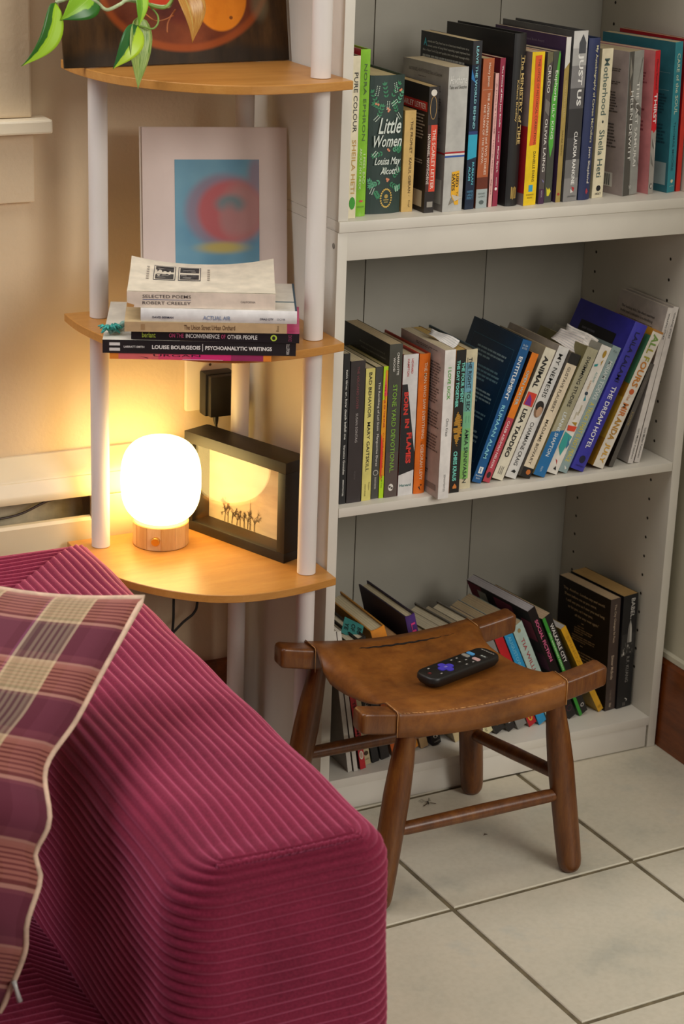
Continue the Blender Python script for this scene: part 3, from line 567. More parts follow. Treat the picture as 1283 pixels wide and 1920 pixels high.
book('bright orange hardcover with pale lettering and a black leaping figure at its foot', 2, 0.1440, 0.018, 0.0175, 0.208, 0.135, hard=True, cover='#b0301c', spine='#e8741e', page='#bfa684', bulge=0.002, rough=0.35,
     sp=[('t', 'THE MAN WHO SAW EVERYTHING', 0.06, 0.60, 0.42, 0.68, '#f2d8b8', 0.006), ('t', 'A Novel', 0.62, 0.65, 0.4, 0.6, '#6a3a10'), ('t', 'DEBORAH LEVY', 0.645, 0.90, 0.40, 0.68, '#f2d8b8', 0.006), ('q', [(0.935, 0.7), (0.95, 0.5), (0.955, 0.3), (0.945, 0.55)], K), ('q', [(0.945, 0.45), (0.975, 0.6), (0.97, 0.5), (0.955, 0.4)], K), ('o', 0.937, 0.62, 0.0012, 0.0012, K)])
book('white paperback with green capitals that juts past the middle shelf edge', 2, 0.1655, -0.016, 0.0172, 0.220, 0.13, cover='#c9bbb6', spine='#e9e5e0', page='#cfc0a2',
     sp=[('t', 'I LOVE DICK', 0.115, 0.33, 0.36, 0.66, '#58a83e', 0.02), ('t', 'Chris Kraus', 0.455, 0.575, 0.40, 0.64, '#3a3836'), ('t', 'SEMIOTEXT(E)', 0.835, 0.95, 0.40, 0.62, '#6a6664')],
     cv=[('l', 0.35, 0.92, 0.955, 0.975, 2, '#6b625e'), ('l', 0.25, 0.94, 0.60, 0.90, 16, '#6b625e'), ('l', 0.25, 0.94, 0.44, 0.58, 7, '#6b625e'), ('l', 0.25, 0.94, 0.28, 0.42, 7, '#6b625e'), ('l', 0.3, 0.8, 0.2, 0.24, 2, '#6b625e'), ('l', 0.3, 0.8, 0.12, 0.17, 3, '#6b625e'), ('r', 0.72, 0.94, 0.045, 0.085, '#8a827e')])
def halftone(P, t, h, b):
    rr = random.Random(5)
    for k in range(46):
        a = 0.43+k*0.0052; w = 0.42*math.sin(math.pi*min(1, (k+4)/50))+0.05
        v0 = 0.5-w+rr.random()*0.1; v1 = min(0.96, 0.55+w-rr.random()*0.25)
        if k in (18, 19, 20, 28, 29): v0 = 0.5
        P.poly([spine_pt(t, h, b, a, max(0.03, v0)), spine_pt(t, h, b, a+0.003, max(0.03, v0)), spine_pt(t, h, b, a+0.003, v1), spine_pt(t, h, b, a, v1)], '#e8aa3c', (0, -1, 0), 0.0001)
book('black paperback with turquoise capitals and a yellow halftone picture on its spine', 2, 0.1940, 0.001, 0.0158, 0.213, 0.135, cover='#c98a2c', spine='#211f1e', page='#c8a868', back='#c98a2c',
     sp=[('t', 'THE FOUR SPENT', 0.085, 0.365, 0.60, 0.92, '#7fdccb', 0.03), ('t', 'THE DAY TOGETHER', 0.07, 0.395, 0.10, 0.42, '#7fdccb', 0.03), ('s', halftone), ('t', 'CHRIS KRAUS', 0.705, 0.915, 0.22, 0.62, '#7fdccb', 0.03), ('q', [(0.935, 0.5), (0.955, 0.3), (0.97, 0.3), (0.97, 0.7), (0.955, 0.7)], '#d8843a')])
book('hardcover with a cream and blue-to-green spine left of the leaning books', 2, 0.2155, 0.012, 0.0192, 0.209, 0.14, hard=True, cover='#2c4a5c', spine='#d9cfae', page='#c9b996', rough=0.3, bulge=0.0015,
     sp=[('r', 0.09, 0.30, 0.03, 0.70, '#6faac0'), ('r', 0.30, 0.44, 0.03, 0.70, '#74b4a8'), ('r', 0.44, 0.56, 0.03, 0.70, '#78bb90'), ('r', 0.56, 0.72, 0.03, 0.70, '#7cbc78'), ('r', 0.72, 0.925, 0.03, 0.70, '#86c064'),
         ('t', 'THE RIGHT TO SEX', 0.055, 0.435, 0.24, 0.52, '#222c34', 0.012), ('r', 0.055, 0.27, 0.15, 0.18, '#222c34'), ('r', 0.34, 0.435, 0.15, 0.18, '#222c34'), ('r', 0.47, 0.52, 0.26, 0.28, '#4a7a70'), ('r', 0.47, 0.52, 0.5, 0.52, '#4a7a70'), ('t', 'AMIA SRINIVASAN', 0.565, 0.955, 0.24, 0.54, '#222c34', 0.008)])
book('blue hardcover leaning right with white capitals and a framed dark blue left cover', 2, 0.2586, 0.022, 0.0160, 0.220, 0.14, ang=19.2, hard=True, cover='#123a5c', spine='#1a5a92', page='#c8b896', rough=0.35,
     sp=[('t', 'ENTITLEMENT', 0.115, 0.415, 0.26, 0.64, '#eef2f2', 0.02), ('t', 'RUMAAN ALAM', 0.455, 0.83, 0.26, 0.64, '#8fd4e4', 0.015), ('h', 'On Sale', 0.03, 0.043, 0.2, 0.75, '#cfe0e8'), ('h', '9/17/24', 0.05, 0.063, 0.2, 0.75, '#cfe0e8'), ('r', 0.89, 0.935, 0.3, 0.72, '#e9ece8'), ('h', 'R', 0.898, 0.928, 0.42, 0.6, '#1a5a92', 0.02), ('h', 'Riverhead', 0.945, 0.957, 0.15, 0.85, '#dfe8ea'), ('h', 'Books', 0.963, 0.975, 0.3, 0.7, '#dfe8ea')],
     cv=[('r', 0.10, 0.92, 0.905, 0.908, '#4a88a4'), ('r', 0.10, 0.103, 0.12, 0.905, '#4a88a4'), ('r', 0.917, 0.92, 0.12, 0.905, '#4a88a4'), ('r', 0.10, 0.92, 0.12, 0.123, '#4a88a4'), ('l', 0.25, 0.85, 0.77, 0.85, 3, '#a8c4cc'), ('l', 0.25, 0.85, 0.62, 0.73, 4, '#7fa8b8'), ('l', 0.25, 0.85, 0.48, 0.58, 4, '#a8c4cc'), ('l', 0.25, 0.85, 0.36, 0.44, 3, '#7fa8b8'), ('l', 0.25, 0.85, 0.2, 0.32, 4, '#a8c4cc')])
book('thin paperback half orange, half crimson, leaning right of the blue hardcover', 2, 0.2720, 0.020, 0.0122, 0.201, 0.125, ang=20.6, cover='#3a2622', spine='#e8801e', page='#b8a080',
     sp=[('r', 0.50, 1, 0, 1, '#b8404e'), ('t', 'OPEN WATER', 0.135, 0.40, 0.28, 0.66, '#a8cfd0', 0.015), ('t', 'CALEB AZUMAH NELSON', 0.525, 0.89, 0.30, 0.62, '#f2dede', 0.015), ('o', 0.945, 0.5, 0.005, 0.0035, '#2a1c22')])
book('cream paperback with bold black capitals and a small red-purple picture, leaning right', 2, 0.2948, 0.021, 0.0192, 0.206, 0.13, ang=22.2, cover='#b9aa90', spine='#e4dcc6', page='#b8a684',
     sp=[('t', 'ANIMAL', 0.06, 0.30, 0.22, 0.66, '#1c1b1a', 0.035), ('r', 0.335, 0.435, 0.06, 0.92, '#d8402c'), ('q', [(0.35, 0.3), (0.43, 0.15), (0.43, 0.75), (0.38, 0.6)], '#7a2c88'), ('t', 'LISA TADDEO', 0.46, 0.83, 0.26, 0.66, '#1c1b1a', 0.03), ('r', 0.90, 0.96, 0.32, 0.38, '#8a8478'), ('r', 0.90, 0.96, 0.48, 0.54, '#8a8478'), ('r', 0.90, 0.96, 0.62, 0.68, '#8a8478')])
book('white paperback with thin black capitals and a small portrait on its spine, leaning right', 2, 0.3165, 0.020, 0.0192, 0.207, 0.14, ang=22.3, cover='#b5aaa2', spine='#e2dfda', page='#c2b298',
     sp=[('t', 'MY NEMESIS', 0.055, 0.385, 0.28, 0.66, '#23221f', 0.006), ('o', 0.475, 0.52, 0.013, 0.0075, '#8a6a50'), ('o', 0.45, 0.46, 0.008, 0.007, '#2a2220', 0.0003), ('o', 0.49, 0.60, 0.008, 0.005, '#c09a7c', 0.0004), ('t', 'CHARMAINE CRAIG', 0.575, 0.905, 0.30, 0.64, '#23221f', 0.006), ('q', [(0.935, 0.55), (0.955, 0.3), (0.96, 0.7), (0.945, 0.75)], K)])
book('cream paperback with black top and bottom bands, leaning right', 2, 0.3374, 0.014, 0.0188, 0.196, 0.125, ang=22.4, cover='#4a4238', spine='#e6d6ba', page='#a89878',
     sp=[('r', 0, 0.085, 0, 1, '#1e1b1a'), ('r', 0.92, 1, 0, 1, '#1e1b1a'), ('t', 'GUSTAVE FLAUBERT', 0.11, 0.47, 0.28, 0.56, '#4a3e30', 0.004), ('t', 'MADAME BOVARY', 0.535, 0.895, 0.28, 0.56, '#4a3e30', 0.004), ('o', 0.955, 0.62, 0.004, 0.004, '#c8702c')])
book('khaki paperback with a bright blue lower half, leaning right', 2, 0.3607, 0.011, 0.0208, 0.203, 0.13, ang=22.9, cover='#8a8258', spine='#ada78a', page='#c0b294',
     sp=[('q', [(0.665, 0.0), (0.625, 1), (1, 1), (1, 0)], '#1f6ea8'), ('q', [(0.70, 0.4), (0.75, 1), (0.76, 1)], '#2c80b8'), ('t', 'SWIMMING STUDIES', 0.065, 0.455, 0.34, 0.64, '#26261f', 0.012), ('t', 'LEANNE SHAPTON', 0.50, 0.845, 0.34, 0.64, '#dfe6e6', 0.012), ('t', 'PENGUIN', 0.925, 0.965, 0.4, 0.56, '#bcd0dc')])
book('white paperback with small turquoise swimmers and red and gold dabs on its spine', 2, 0.3850, 0.015, 0.0192, 0.204, 0.13, ang=23.3, cover='#a8a69a', spine='#e9e4da', page='#c2b396',
     sp=[('o', 0.06, 0.6, 0.006, 0.003, '#b08a2a'), ('q', [(0.10, 0.75), (0.12, 0.6), (0.15, 0.7)], '#b08a2a'), ('q', [(0.155, 0.1), (0.14, 0.4), (0.16, 0.42), (0.17, 0.15)], '#2a9a9a'), ('t', 'ALL IN MY', 0.20, 0.28, 0.55, 0.72, '#2a8a8a'), ('t', 'SUMMERY', 0.27, 0.35, 0.35, 0.52, '#b8863a'), ('o', 0.37, 0.5, 0.003, 0.003, '#2a3a4a'), ('q', [(0.38, 0.5), (0.42, 0.7), (0.43, 0.5)], '#2a8a9a'), ('t', 'SWIMMING', 0.46, 0.54, 0.5, 0.66, '#9a8a3a'), ('t', 'SCHOOL', 0.52, 0.58, 0.32, 0.46, '#9a8a3a'),
         ('q', [(0.60, 0.3), (0.59, 0.8), (0.62, 0.8)], '#b08a2a'), ('q', [(0.63, 0.1), (0.62, 0.95), (0.66, 0.9), (0.67, 0.2)], '#e04a30'), ('q', [(0.68, 0.1), (0.70, 0.9), (0.86, 0.55), (0.80, 0.1)], '#3aa6a0'), ('q', [(0.70, 0.55), (0.76, 0.95), (0.80, 0.8)], '#3a7a98'), ('q', [(0.89, 0.3), (0.93, 0.6), (0.90, 0.5)], '#c03a3a'), ('q', [(0.94, 0.6), (0.965, 0.45), (0.97, 0.75)], K)])
book('grey-blue paperback with yellow and pale capitals, left of the violet hardcover', 2, 0.4025, 0.015, 0.0158, 0.202, 0.125, ang=23.4, cover='#7f9090', spine='#93a8a8', page='#c2b396',
     sp=[('t', 'MIRIAM TOEWS', 0.115, 0.42, 0.24, 0.72, '#dfe4e0', 0.006), ('t', 'A TRUCE THAT IS NOT PEACE', 0.445, 0.915, 0.22, 0.74, '#d8c854', 0.012), ('h', '81 pt', 0.03, 0.05, 0.3, 0.7, '#5a6a6c'), ('q', [(0.945, 0.4), (0.975, 0.6), (0.965, 0.75)], Wh)])
book('thick violet-blue hardcover with white capitals and a black panel on its left cover', 2, 0.4297, 0.012, 0.0242, 0.236, 0.148, ang=23.7, hard=True, cover='#33309a', spine='#3a37a4', page='#c4b494', rough=0.35, bulge=0.002,
     sp=[('t', 'LAILA LALAMI', 0.06, 0.395, 0.30, 0.62, '#15163c', 0.010), ('t', 'THE DREAM HOTEL', 0.425, 0.85, 0.30, 0.64, '#f0eef2', 0.012), ('o', 0.925, 0.5, 0.0062, 0.0055, '#17173a'), ('h', 'PANTHEON', 0.965, 0.975, 0.2, 0.8, '#17173a')],
     cv=[('r', 0.16, 0.80, 0.22, 0.88, '#15141c'), ('l', 0.22, 0.7, 0.82, 0.85, 1, '#5a5a66'), ('t', 'Praise', 0.2, 0.36, 0.745, 0.78, '#e4e2e0', 0.02), ('l', 0.2, 0.7, 0.68, 0.73, 2, '#c9c7c4')])
def fours(P, t, h, b):
    for a, v, c in ((0.10, 0.0, '#4aa878'), (0.18, 0.0, '#8ab83a')):
        P.poly([spine_pt(t, h, b, a, 0), spine_pt(t, h, b, a+0.06, 0), spine_pt(t, h, b, a+0.06, 0.1), spine_pt(t, h, b, a, 0.1)], c, (0, -1, 0), 0.0001)
book('white-spined book with rainbow orange lettering and a golden left cover, leaning right', 2, 0.4655, 0.013, 0.0195, 0.222, 0.14, ang=23.8, cover='#c8902a', spine='#e6ddcf', page='#a9825a', back='#c8902a',
     sp=[('q', [(0, 0), (0, 1), (0.015, 1), (0.015, 0)], '#b07a3a'), ('t', 'AL', 0.03, 0.13, 0.22, 0.80, '#7a9a4a', 0.03), ('t', 'L F', 0.135, 0.22, 0.22, 0.80, '#a8a03a', 0.03), ('t', 'OURS', 0.225, 0.41, 0.22, 0.80, '#c8802e', 0.03), ('o', 0.445, 0.5, 0.0045, 0.0045, '#c8602e'), ('t', 'A Novel', 0.47, 0.51, 0.3, 0.6, '#c8803e'),
         ('t', 'MIR', 0.53, 0.63, 0.22, 0.78, '#c8783e', 0.03), ('t', 'ANDA', 0.635, 0.80, 0.22, 0.78, '#b8862e', 0.03), ('t', 'JULY', 0.825, 0.965, 0.22, 0.78, '#d0a03a', 0.03)],
     cv=[('r', 0.9, 1.0, 0.6, 0.95, '#5a9a70'), ('r', 0.6, 1.0, 0.2, 0.5, '#e0b03a')])
book('short thin dark grey book with tiny gold lettering, leaning between golden and white books', 2, 0.4850, 0.015, 0.0080, 0.166, 0.12, ang=21.3, cover='#231f1d', spine='#5a544f', page='#3a342e',
     sp=[('t', 'HANNE ØRSTAVIK', 0.08, 0.28, 0.36, 0.62, '#8a8278'), ('t', 'LOVE', 0.47, 0.60, 0.34, 0.68, '#a8925a', 0.01)])
for nm, x, yy, an in (('slim white book with small black lettering, left of two leaning on right panel', 0.5234, 0.018, 11.7), ('slim white book resting directly against the right panel of the middle shelf', 0.5362, 0.019, 11.2)):
    book(nm, 2, x, yy, 0.0096, 0.243, 0.125, ang=an, cover='#c9bfb8', spine='#ddd6d0', page='#cfc4b4',
         sp=[('t', 'WALKING STICKS', 0.035, 0.20, 0.38, 0.70, '#2a2826', 0.006), ('t', 'Lars Müller Publishers', 0.775, 0.97, 0.36, 0.70, '#3a3836', 0.003)],
         cv=[('t', 'The "walking stick," the object examined', 0.10, 0.80, 0.895, 0.918, '#4a4644', 0.005), ('t', 'in this small publication, is a stimulating', 0.10, 0.78, 0.865, 0.888, '#4a4644', 0.005), ('t', 'example of the designer\'s constant process', 0.10, 0.80, 0.835, 0.858, '#4a4644', 0.005), ('t', 'of confrontation with the given.', 0.10, 0.60, 0.805, 0.828, '#4a4644', 0.005)])

# ---- bottom shelf, left to right
book('white magazine-like paperback, first on the bottom shelf against the left panel', 3, 0.0545, 0.016, 0.0070, 0.235, 0.19, ang=-8.6, cover='#8a8078', spine='#d5cfc4', page='#d9d2c4')
book('white stapled magazine, second on the bottom shelf', 3, 0.0635, 0.014, 0.0065, 0.235, 0.19, ang=-9.0, cover='#7a706a', spine='#d5cfc4', page='#d9d2c4')
book('small red paperback with a white oval at its foot on the bottom shelf', 3, 0.0755, 0.016, 0.0092, 0.200, 0.125, ang=-10.5, cover='#5a1418', spine='#c4242c', page='#c8b894',
     sp=[('t', 'THE WOMEN', 0.42, 0.78, 0.25, 0.78, '#4a1014', 0.01), ('o', 0.88, 0.5, 0.0075, 0.0034, '#e8dccc'), ('o', 0.88, 0.5, 0.005, 0.0022, '#c9a890', 0.0003)])
book('cream classic paperback with a small brown medallion beside the red paperback', 3, 0.0876, 0.026, 0.0105, 0.198, 0.128, ang=-11.2, cover='#b8a888', spine='#d6c69c', page='#c8b894',
     sp=[('o', 0.90, 0.5, 0.0038, 0.0038, '#4a3420'), ('h', 'CLASSICS', 0.945, 0.958, 0.15, 0.85, '#4a3420')])
book('black-spined paperback with white specks on the bottom shelf, second from the orange books', 3, 0.1022, 0.028, 0.0115, 0.205, 0.13, ang=-12.2, cover='#1f2020', spine='#22201f', page='#d5c9ae',
     sp=[('t', 'NEW', 0.48, 0.62, 0.3, 0.7, '#b8b4ac', 0.01)])
book('black hardcover with cream pages and a torn teal slip, on the bottom shelf', 3, 0.1195, 0.032, 0.0140, 0.212, 0.14, ang=-13.6, hard=True, cover='#28211d', page='#d6cab0')
book('plain orange paperback partly hidden by the stool leg', 3, 0.1409, 0.036, 0.0135, 0.190, 0.125, ang=-15.5, cover='#8a5a34', spine='#d2641e', page='#c8b28a')
book('amber hardcover with brown lettering at the foot, leaning left on the bottom shelf', 3, 0.1642, 0.040, 0.0235, 0.222, 0.142, ang=-18.0, hard=True, cover='#b9833a', spine='#dc8a2c', page='#d9cba8', bulge=0.002,
     sp=[('r', 0.80, 0.97, 0.05, 0.95, '#c08a34')]+[('r', 0.82, 0.96, 0.12+0.1*k, 0.15+0.1*k, '#a06a22') for k in range(8)]+[('h', 'PRIDE LETTER', 0.84, 0.86, 0.15, 0.85, '#4a2a10', 0.01)])
book('tan-paged paperback between the amber and purple hardcovers on the bottom shelf', 3, 0.1930, 0.042, 0.0130, 0.198, 0.13, ang=-17.2, yaw=0.5, cover='#a8865a', spine='#c8a87a', page='#b9936a')
book('purple hardcover with pink capitals leaning left on the bottom shelf', 3, 0.2130, 0.044, 0.0165, 0.232, 0.142, ang=-14.8, yaw=2, hard=True, cover='#2e2438', spine='#4a2c72', page='#c9bc9c', bulge=0.0025,
     sp=[('t', 'LIKE', 0.055, 0.25, 0.36, 0.76, '#d83a7c', 0.015), ('r', 0.88, 1.0, 0, 1, '#1c1a1e'), ('o', 0.93, 0.5, 0.004, 0.004, '#e0dcd4'), ('h', 'CLASSICS', 0.965, 0.975, 0.2, 0.8, '#c0bcb4')])
pages3 = '#dccfb2'
book('pale paperback hidden behind the stool seat, just right of the purple hardcover', 3, 0.2520, 0.040, 0.0105, 0.184, 0.125, ang=-19.5, yaw=4, cover='#a89a7c', spine='#c9b68a', page=pages3)
book('tan paperback with pale page edges behind stool rail, second right of purple hardcover', 3, 0.2795, 0.041, 0.0065, 0.194, 0.13, ang=-22.8, yaw=6, cover='#9a8a62', spine='#b8a040', page='#c2ae92')
book('cream spine with small lettering just right of the back stool leg', 3, 0.3040, 0.040, 0.0175, 0.200, 0.13, yaw=8, ang=-25.6, cover='#a89a80', spine='#dcd2a4', page=pages3, sp=[('t', 'GRYWOLF', 0.86, 0.97, 0.3, 0.5, '#5a543a')])
book('black spine with a gold mark and small lettering, seen under the stool seat', 3, 0.3255, 0.040, 0.0182, 0.203, 0.13, yaw=8, ang=-25.8, hard=True, cover='#6a665e', spine='#201d1c', page=pages3, sp=[('q', [(0.90, 0.55), (0.93, 0.35), (0.935, 0.75)], '#c8a83a'), ('t', 'VINTAGE', 0.84, 0.92, 0.25, 0.36, '#8a847a')])
book('narrow black spine with a pale bird mark, seen under the stool seat', 3, 0.3480, 0.040, 0.0140, 0.198, 0.125, yaw=8, ang=-26.0, cover='#5a564e', spine='#252120', page='#b8aa90', sp=[('q', [(0.90, 0.6), (0.925, 0.35), (0.93, 0.7)], '#c9c4bc'), ('h', 'S', 0.80, 0.84, 0.35, 0.65, '#c9c4bc', 0.02)])
book('grey spine with a pale square label, seen under the stool seat', 3, 0.3655, 0.041, 0.0178, 0.200, 0.13, yaw=8, ang=-26.1, hard=True, cover='#77736c', spine='#8a8884', page=pages3, sp=[('r', 0.855, 0.915, 0.28, 0.76, '#d4cfc2'), ('r', 0.87, 0.90, 0.40, 0.64, '#a8a49a')])
book('red spine with a small yellow oval at the foot, seen under the stool seat', 3, 0.3870, 0.042, 0.0150, 0.190, 0.125, yaw=8, ang=-26.2, cover='#8a6a58', spine='#c01c26', page='#bba684', sp=[('o', 0.91, 0.5, 0.008, 0.004, '#e2c23a'), ('o', 0.91, 0.5, 0.005, 0.0024, '#c01c26', 0.0003)])
book('bright blue spine beside the front right stool leg', 3, 0.4050, 0.042, 0.0150, 0.196, 0.13, yaw=8, ang=-26.2, cover='#3a6a8a', spine='#2a96cc', page='#bba684', sp=[('t', 'AUGUSTOWN', 0.06, 0.42, 0.3, 0.66, '#7ac4e0', 0.01)])
book('pale aqua paperback with red capitals left of the pink-lettered black book', 3, 0.4235, 0.043, 0.0205, 0.202, 0.13, yaw=8, ang=-26.3, cover='#9ab0a6', spine='#b4c9c0', page='#bba684', sp=[('t', 'TIA WILLIAMS', 0.14, 0.62, 0.34, 0.64, '#a8323a', 0.008), ('o', 0.06, 0.5, 0.004, 0.003, '#a08a60')])
book('tall black paperback with pink capitals, leaning left on the bottom shelf', 3, 0.4607, 0.042, 0.0148, 0.230, 0.152, yaw=8, ang=-26.4, cover='#2c2024', spine='#1d191a', page='#b4aeb0', rough=0.3,
     sp=[('t', 'SOCIAL FICTION', 0.10, 0.475, 0.34, 0.74, '#d8648e', 0.03), ('o', 0.915, 0.5, 0.0055, 0.0055, '#6a2c44'), ('o', 0.915, 0.5, 0.0048, 0.0048, '#1d191a', 0.0002), ('q', [(0.90, 0.4), (0.93, 0.6), (0.92, 0.5)], '#d8648e')],
     cv=[('r', 0.0, 0.22, 0.75, 0.99, '#8a3a52'), ('r', 0.14, 0.28, 0.86, 0.95, '#c4bcb2'), ('r', 0.42, 0.72, 0.80, 0.97, '#8a3a52'), ('r', 0.82, 0.98, 0.72, 0.90, '#8a3a52'), ('r', 0.85, 1.0, 0.45, 0.6, '#5a2c48')])
book('black paperback with white condensed capitals and a green band on its left edge', 3, 0.4822, 0.045, 0.0175, 0.209, 0.135, yaw=8, ang=-26.6, cover='#2a4a24', spine='#1f1d1c', page='#c4a98a',
     sp=[('r', 0, 1, 0.0, 0.32, '#3a9a34'), ('t', 'WALKABLE CITY', 0.09, 0.475, 0.48, 0.84, '#eeeae4', 0.01), ('t', '10TH ANNIVERSARY EDITION', 0.15, 0.52, 0.08, 0.24, '#d8ecc4', 0.01), ('t', 'SPECK', 0.66, 0.81, 0.46, 0.84, '#eeeae4', 0.01), ('o', 0.92, 0.66, 0.0035, 0.0035, '#c9c4bc'), ('o', 0.92, 0.66, 0.0022, 0.0022, '#1f1d1c', 0.0003)])
book('thin mustard-yellow paperback leaning left on the black book with verse', 3, 0.5188, 0.046, 0.0102, 0.189, 0.12, yaw=8, ang=-29.8, cover='#a8862a', spine='#e0a826', page='#b9b4b0',
     sp=[('t', 'SPINOZA', 0.10, 0.50, 0.28, 0.72, '#c08c1c', 0.01), ('o', 0.95, 0.5, 0.003, 0.003, '#c08c1c')])
book('black-brown paperback with cream verse on its left cover, right on bottom shelf', 3, 0.5292, 0.044, 0.0205, 0.194, 0.125, ang=-1.9, yaw=8, cover='#1f1511', spine='#4a3c36', page='#c0a684',
     sp=[('t', 'The City Changes Its Face', 0.05, 0.39, 0.36, 0.62, '#cbb59c', 0.006), ('t', 'Eimear McBride', 0.505, 0.72, 0.36, 0.62, '#cbb59c', 0.01), ('t', '11 Feb 2025', 0.82, 0.91, 0.40, 0.56, '#9a8674'), ('t', 'faber', 0.935, 0.975, 0.38, 0.62, '#d0bca4', 0.01)],
     cv=[('t', '\'Day. Another. London city and world.', 0.10, 0.90, 0.90, 0.93, '#c9ab84', 0.01), ('t', 'There before me as you were.', 0.12, 0.74, 0.85, 0.88, '#c9ab84', 0.01), ('t', 'I still see you as I saw you and long', 0.16, 0.90, 0.80, 0.83, '#c9ab84', 0.01), ('t', 'to be you, as I was you,', 0.20, 0.68, 0.75, 0.78, '#c9ab84', 0.01), ('t', 'all the way over again.\'', 0.34, 0.80, 0.70, 0.73, '#c9ab84', 0.01), ('l', 0.47, 0.57, 0.66, 0.672, 1, '#c9ab84'),
         ('l', 0.40, 0.64, 0.625, 0.64, 1, '#9a7c58'), ('l', 0.34, 0.70, 0.56, 0.62, 3, '#9a7c58'), ('l', 0.30, 0.76, 0.49, 0.55, 3, '#9a7c58'), ('l', 0.47, 0.57, 0.46, 0.472, 1, '#c9ab84'), ('l', 0.4, 0.9, 0.32, 0.42, 4, '#9a7c58')])
def tower_pic(P, t, h, b):
    rr = random.Random(9)
    def pp(a, v): return spine_pt(t, h, b, a, v)
    P.poly([pp(0.22, 0.56), pp(0.27, 0.47), pp(0.30, 0.44), pp(0.42, 0.42), pp(0.42, 0.72), pp(0.30, 0.68), pp(0.27, 0.65)], '#8a8680', (0, -1, 0), 0.0002)
    P.poly([pp(0.22, 0.56), pp(0.27, 0.56), pp(0.42, 0.58), pp(0.42, 0.72), pp(0.30, 0.68), pp(0.27, 0.65)], '#c4c0b8', (0, -1, 0), 0.0003)
    for k in range(26):
        a = 0.40+rr.random()*0.11; v = 0.08+rr.random()*0.8; s = 0.01+rr.random()*0.02
        P.poly([pp(a, v), pp(a+s, v), pp(a+s, v+s*3), pp(a, v+s*3)], rr.choice(('#5a5852', '#8a8680', '#c8c4bc', '#3a3836')), (0, -1, 0), 0.0004)
book('thick black paperback with a pale spired tower on its spine, against the right panel', 3, 0.5512, 0.044, 0.0305, 0.196, 0.128, ang=-1.2, yaw=8, cover='#17161a', spine='#1b1a1b', page='#b9955e',
     sp=[('r', 0.34, 0.52, 0.05, 0.95, '#33312f'), ('s', tower_pic), ('t', 'BABEL,', 0.035, 0.215, 0.50, 0.80, '#cfcbc4', 0.004), ('t', 'R.F. KUANG', 0.545, 0.775, 0.46, 0.66, '#8f8b86', 0.004), ('q', [(0.92, 0.5), (0.93, 0.62), (0.95, 0.64), (0.935, 0.7), (0.92, 0.6)], '#d8d4cc'), ('r', 0.955, 0.985, 0.40, 0.46, '#6a6660'), ('r', 0.955, 0.985, 0.50, 0.56, '#6a6660')])

# ------------------------------------------------------------------ corner shelf tower
tw = thing('corner_shelf', 'corner shelf with quarter-round beech boards on three white tube posts, left of the bookcase', 'shelf', (-0.15, 0.12, 0))
arc = catmull([(-0.303, 0.2355), (-0.3045, 0.18), (-0.297, 0.12), (-0.284, 0.075), (-0.262, 0.038), (-0.233, 0.003), (-0.195, -0.028), (-0.150, -0.046), (-0.10, -0.0505), (-0.05, -0.046), (-0.0035, -0.036)], 4)
outline = [(p.x, p.y) for p in [Vector((*q, 0)) if len(q) == 2 else q for q in arc]] + [(-0.0035, 0.2355)]
BZ = (0.3942, 0.7334, 1.0815, 1.43)
POSTS = ((-0.264, 0.202), (-0.034, -0.003), (-0.046, 0.2065)); PR = 0.0132
for z in BZ:
    bm = bmesh.new(); prism(bm, outline, 'z', z-0.0115, z)
    bmesh.ops.recalc_face_normals(bm, faces=bm.faces)
    ed = [e for e in bm.edges if abs(e.verts[0].co.z-e.verts[1].co.z) < 1e-6]
    bmesh.ops.bevel(bm, geom=ed, offset=0.0008, segments=1, affect='EDGES')
    o = mk('board', bm, BEECH, tw); o.location = (0.15, -0.12, 0)
for px, py in POSTS:
    for a, b in ((0.0005, 0.3825), (0.3944, 0.7217), (0.7336, 1.0698), (1.0817, 1.4183)):
        bm = bmesh.new()
        lathe(bm, [(PR*0.93, a), (PR, a+0.0006), (PR, b-0.0006), (PR*0.93, b)], 28, px, py)
        o = mk('post', bm, POST, tw); o.location = (0.15, -0.12, 0); sharp(o, 40)

# ------------------------------------------------------------------ sofa with corduroy ribs
t = NT('magenta_corduroy'); v = t.coord('Object')
f = t.noise(v, 12, 4); f2 = t.noise(v, 420, 3)
c = t.ramp(f, [(0.3, '#64102a'), (0.55, '#741632'), (0.75, '#801d3b')])
c = t.mix(0.35, c, t.ramp(f2, [(0.3, '#560c22'), (0.7, '#9c2e4c')]))
t.bump(t.noise(v, 700, 2), 0.25, 0.0008)
CORD = t.base(c, 0.75, 0.2)
shn = t.n('ShaderNodeBsdfSheen'); shn.inputs['Color'].default_value = (1.0, 0.30, 0.52, 1); shn.inputs['Roughness'].default_value = 0.40
add = t.n('ShaderNodeAddShader'); t.l(t.b.outputs[0], add.inputs[0]); t.l(shn.outputs[0], add.inputs[1]); t.l(add.outputs[0], t.t.nodes['Material Output'].inputs[0])
t.b.inputs['Sheen Weight'].default_value = 0.0
t.b.inputs['Sheen Tint'].default_value = lin('#f088ae')
XL, XR, YF, YB, ZT, RR = -0.552, -0.318, -0.806, 0.100, 0.4528, 0.045
RF = 0.014
PITCH_R, AMP = 0.0122, 0.0023
def rib(s): 
    q = (s/PITCH_R) % 1.0
    return AMP*(abs(math.sin(math.pi*q))**0.6)*2-AMP
sf = thing('sofa', 'magenta corduroy sofa with wide square arm in the foreground', 'sofa', (-0.9, -0.35, 0))
def sofap(name, bm, sm=True):
    o = mk(name, bm, CORD, sf, sm); o.location = (0.9, 0.35, 0); return o
def wob(x, y, z): return 0.0016*math.sin(x*31+y*17)*math.sin(y*23+z*29+1)
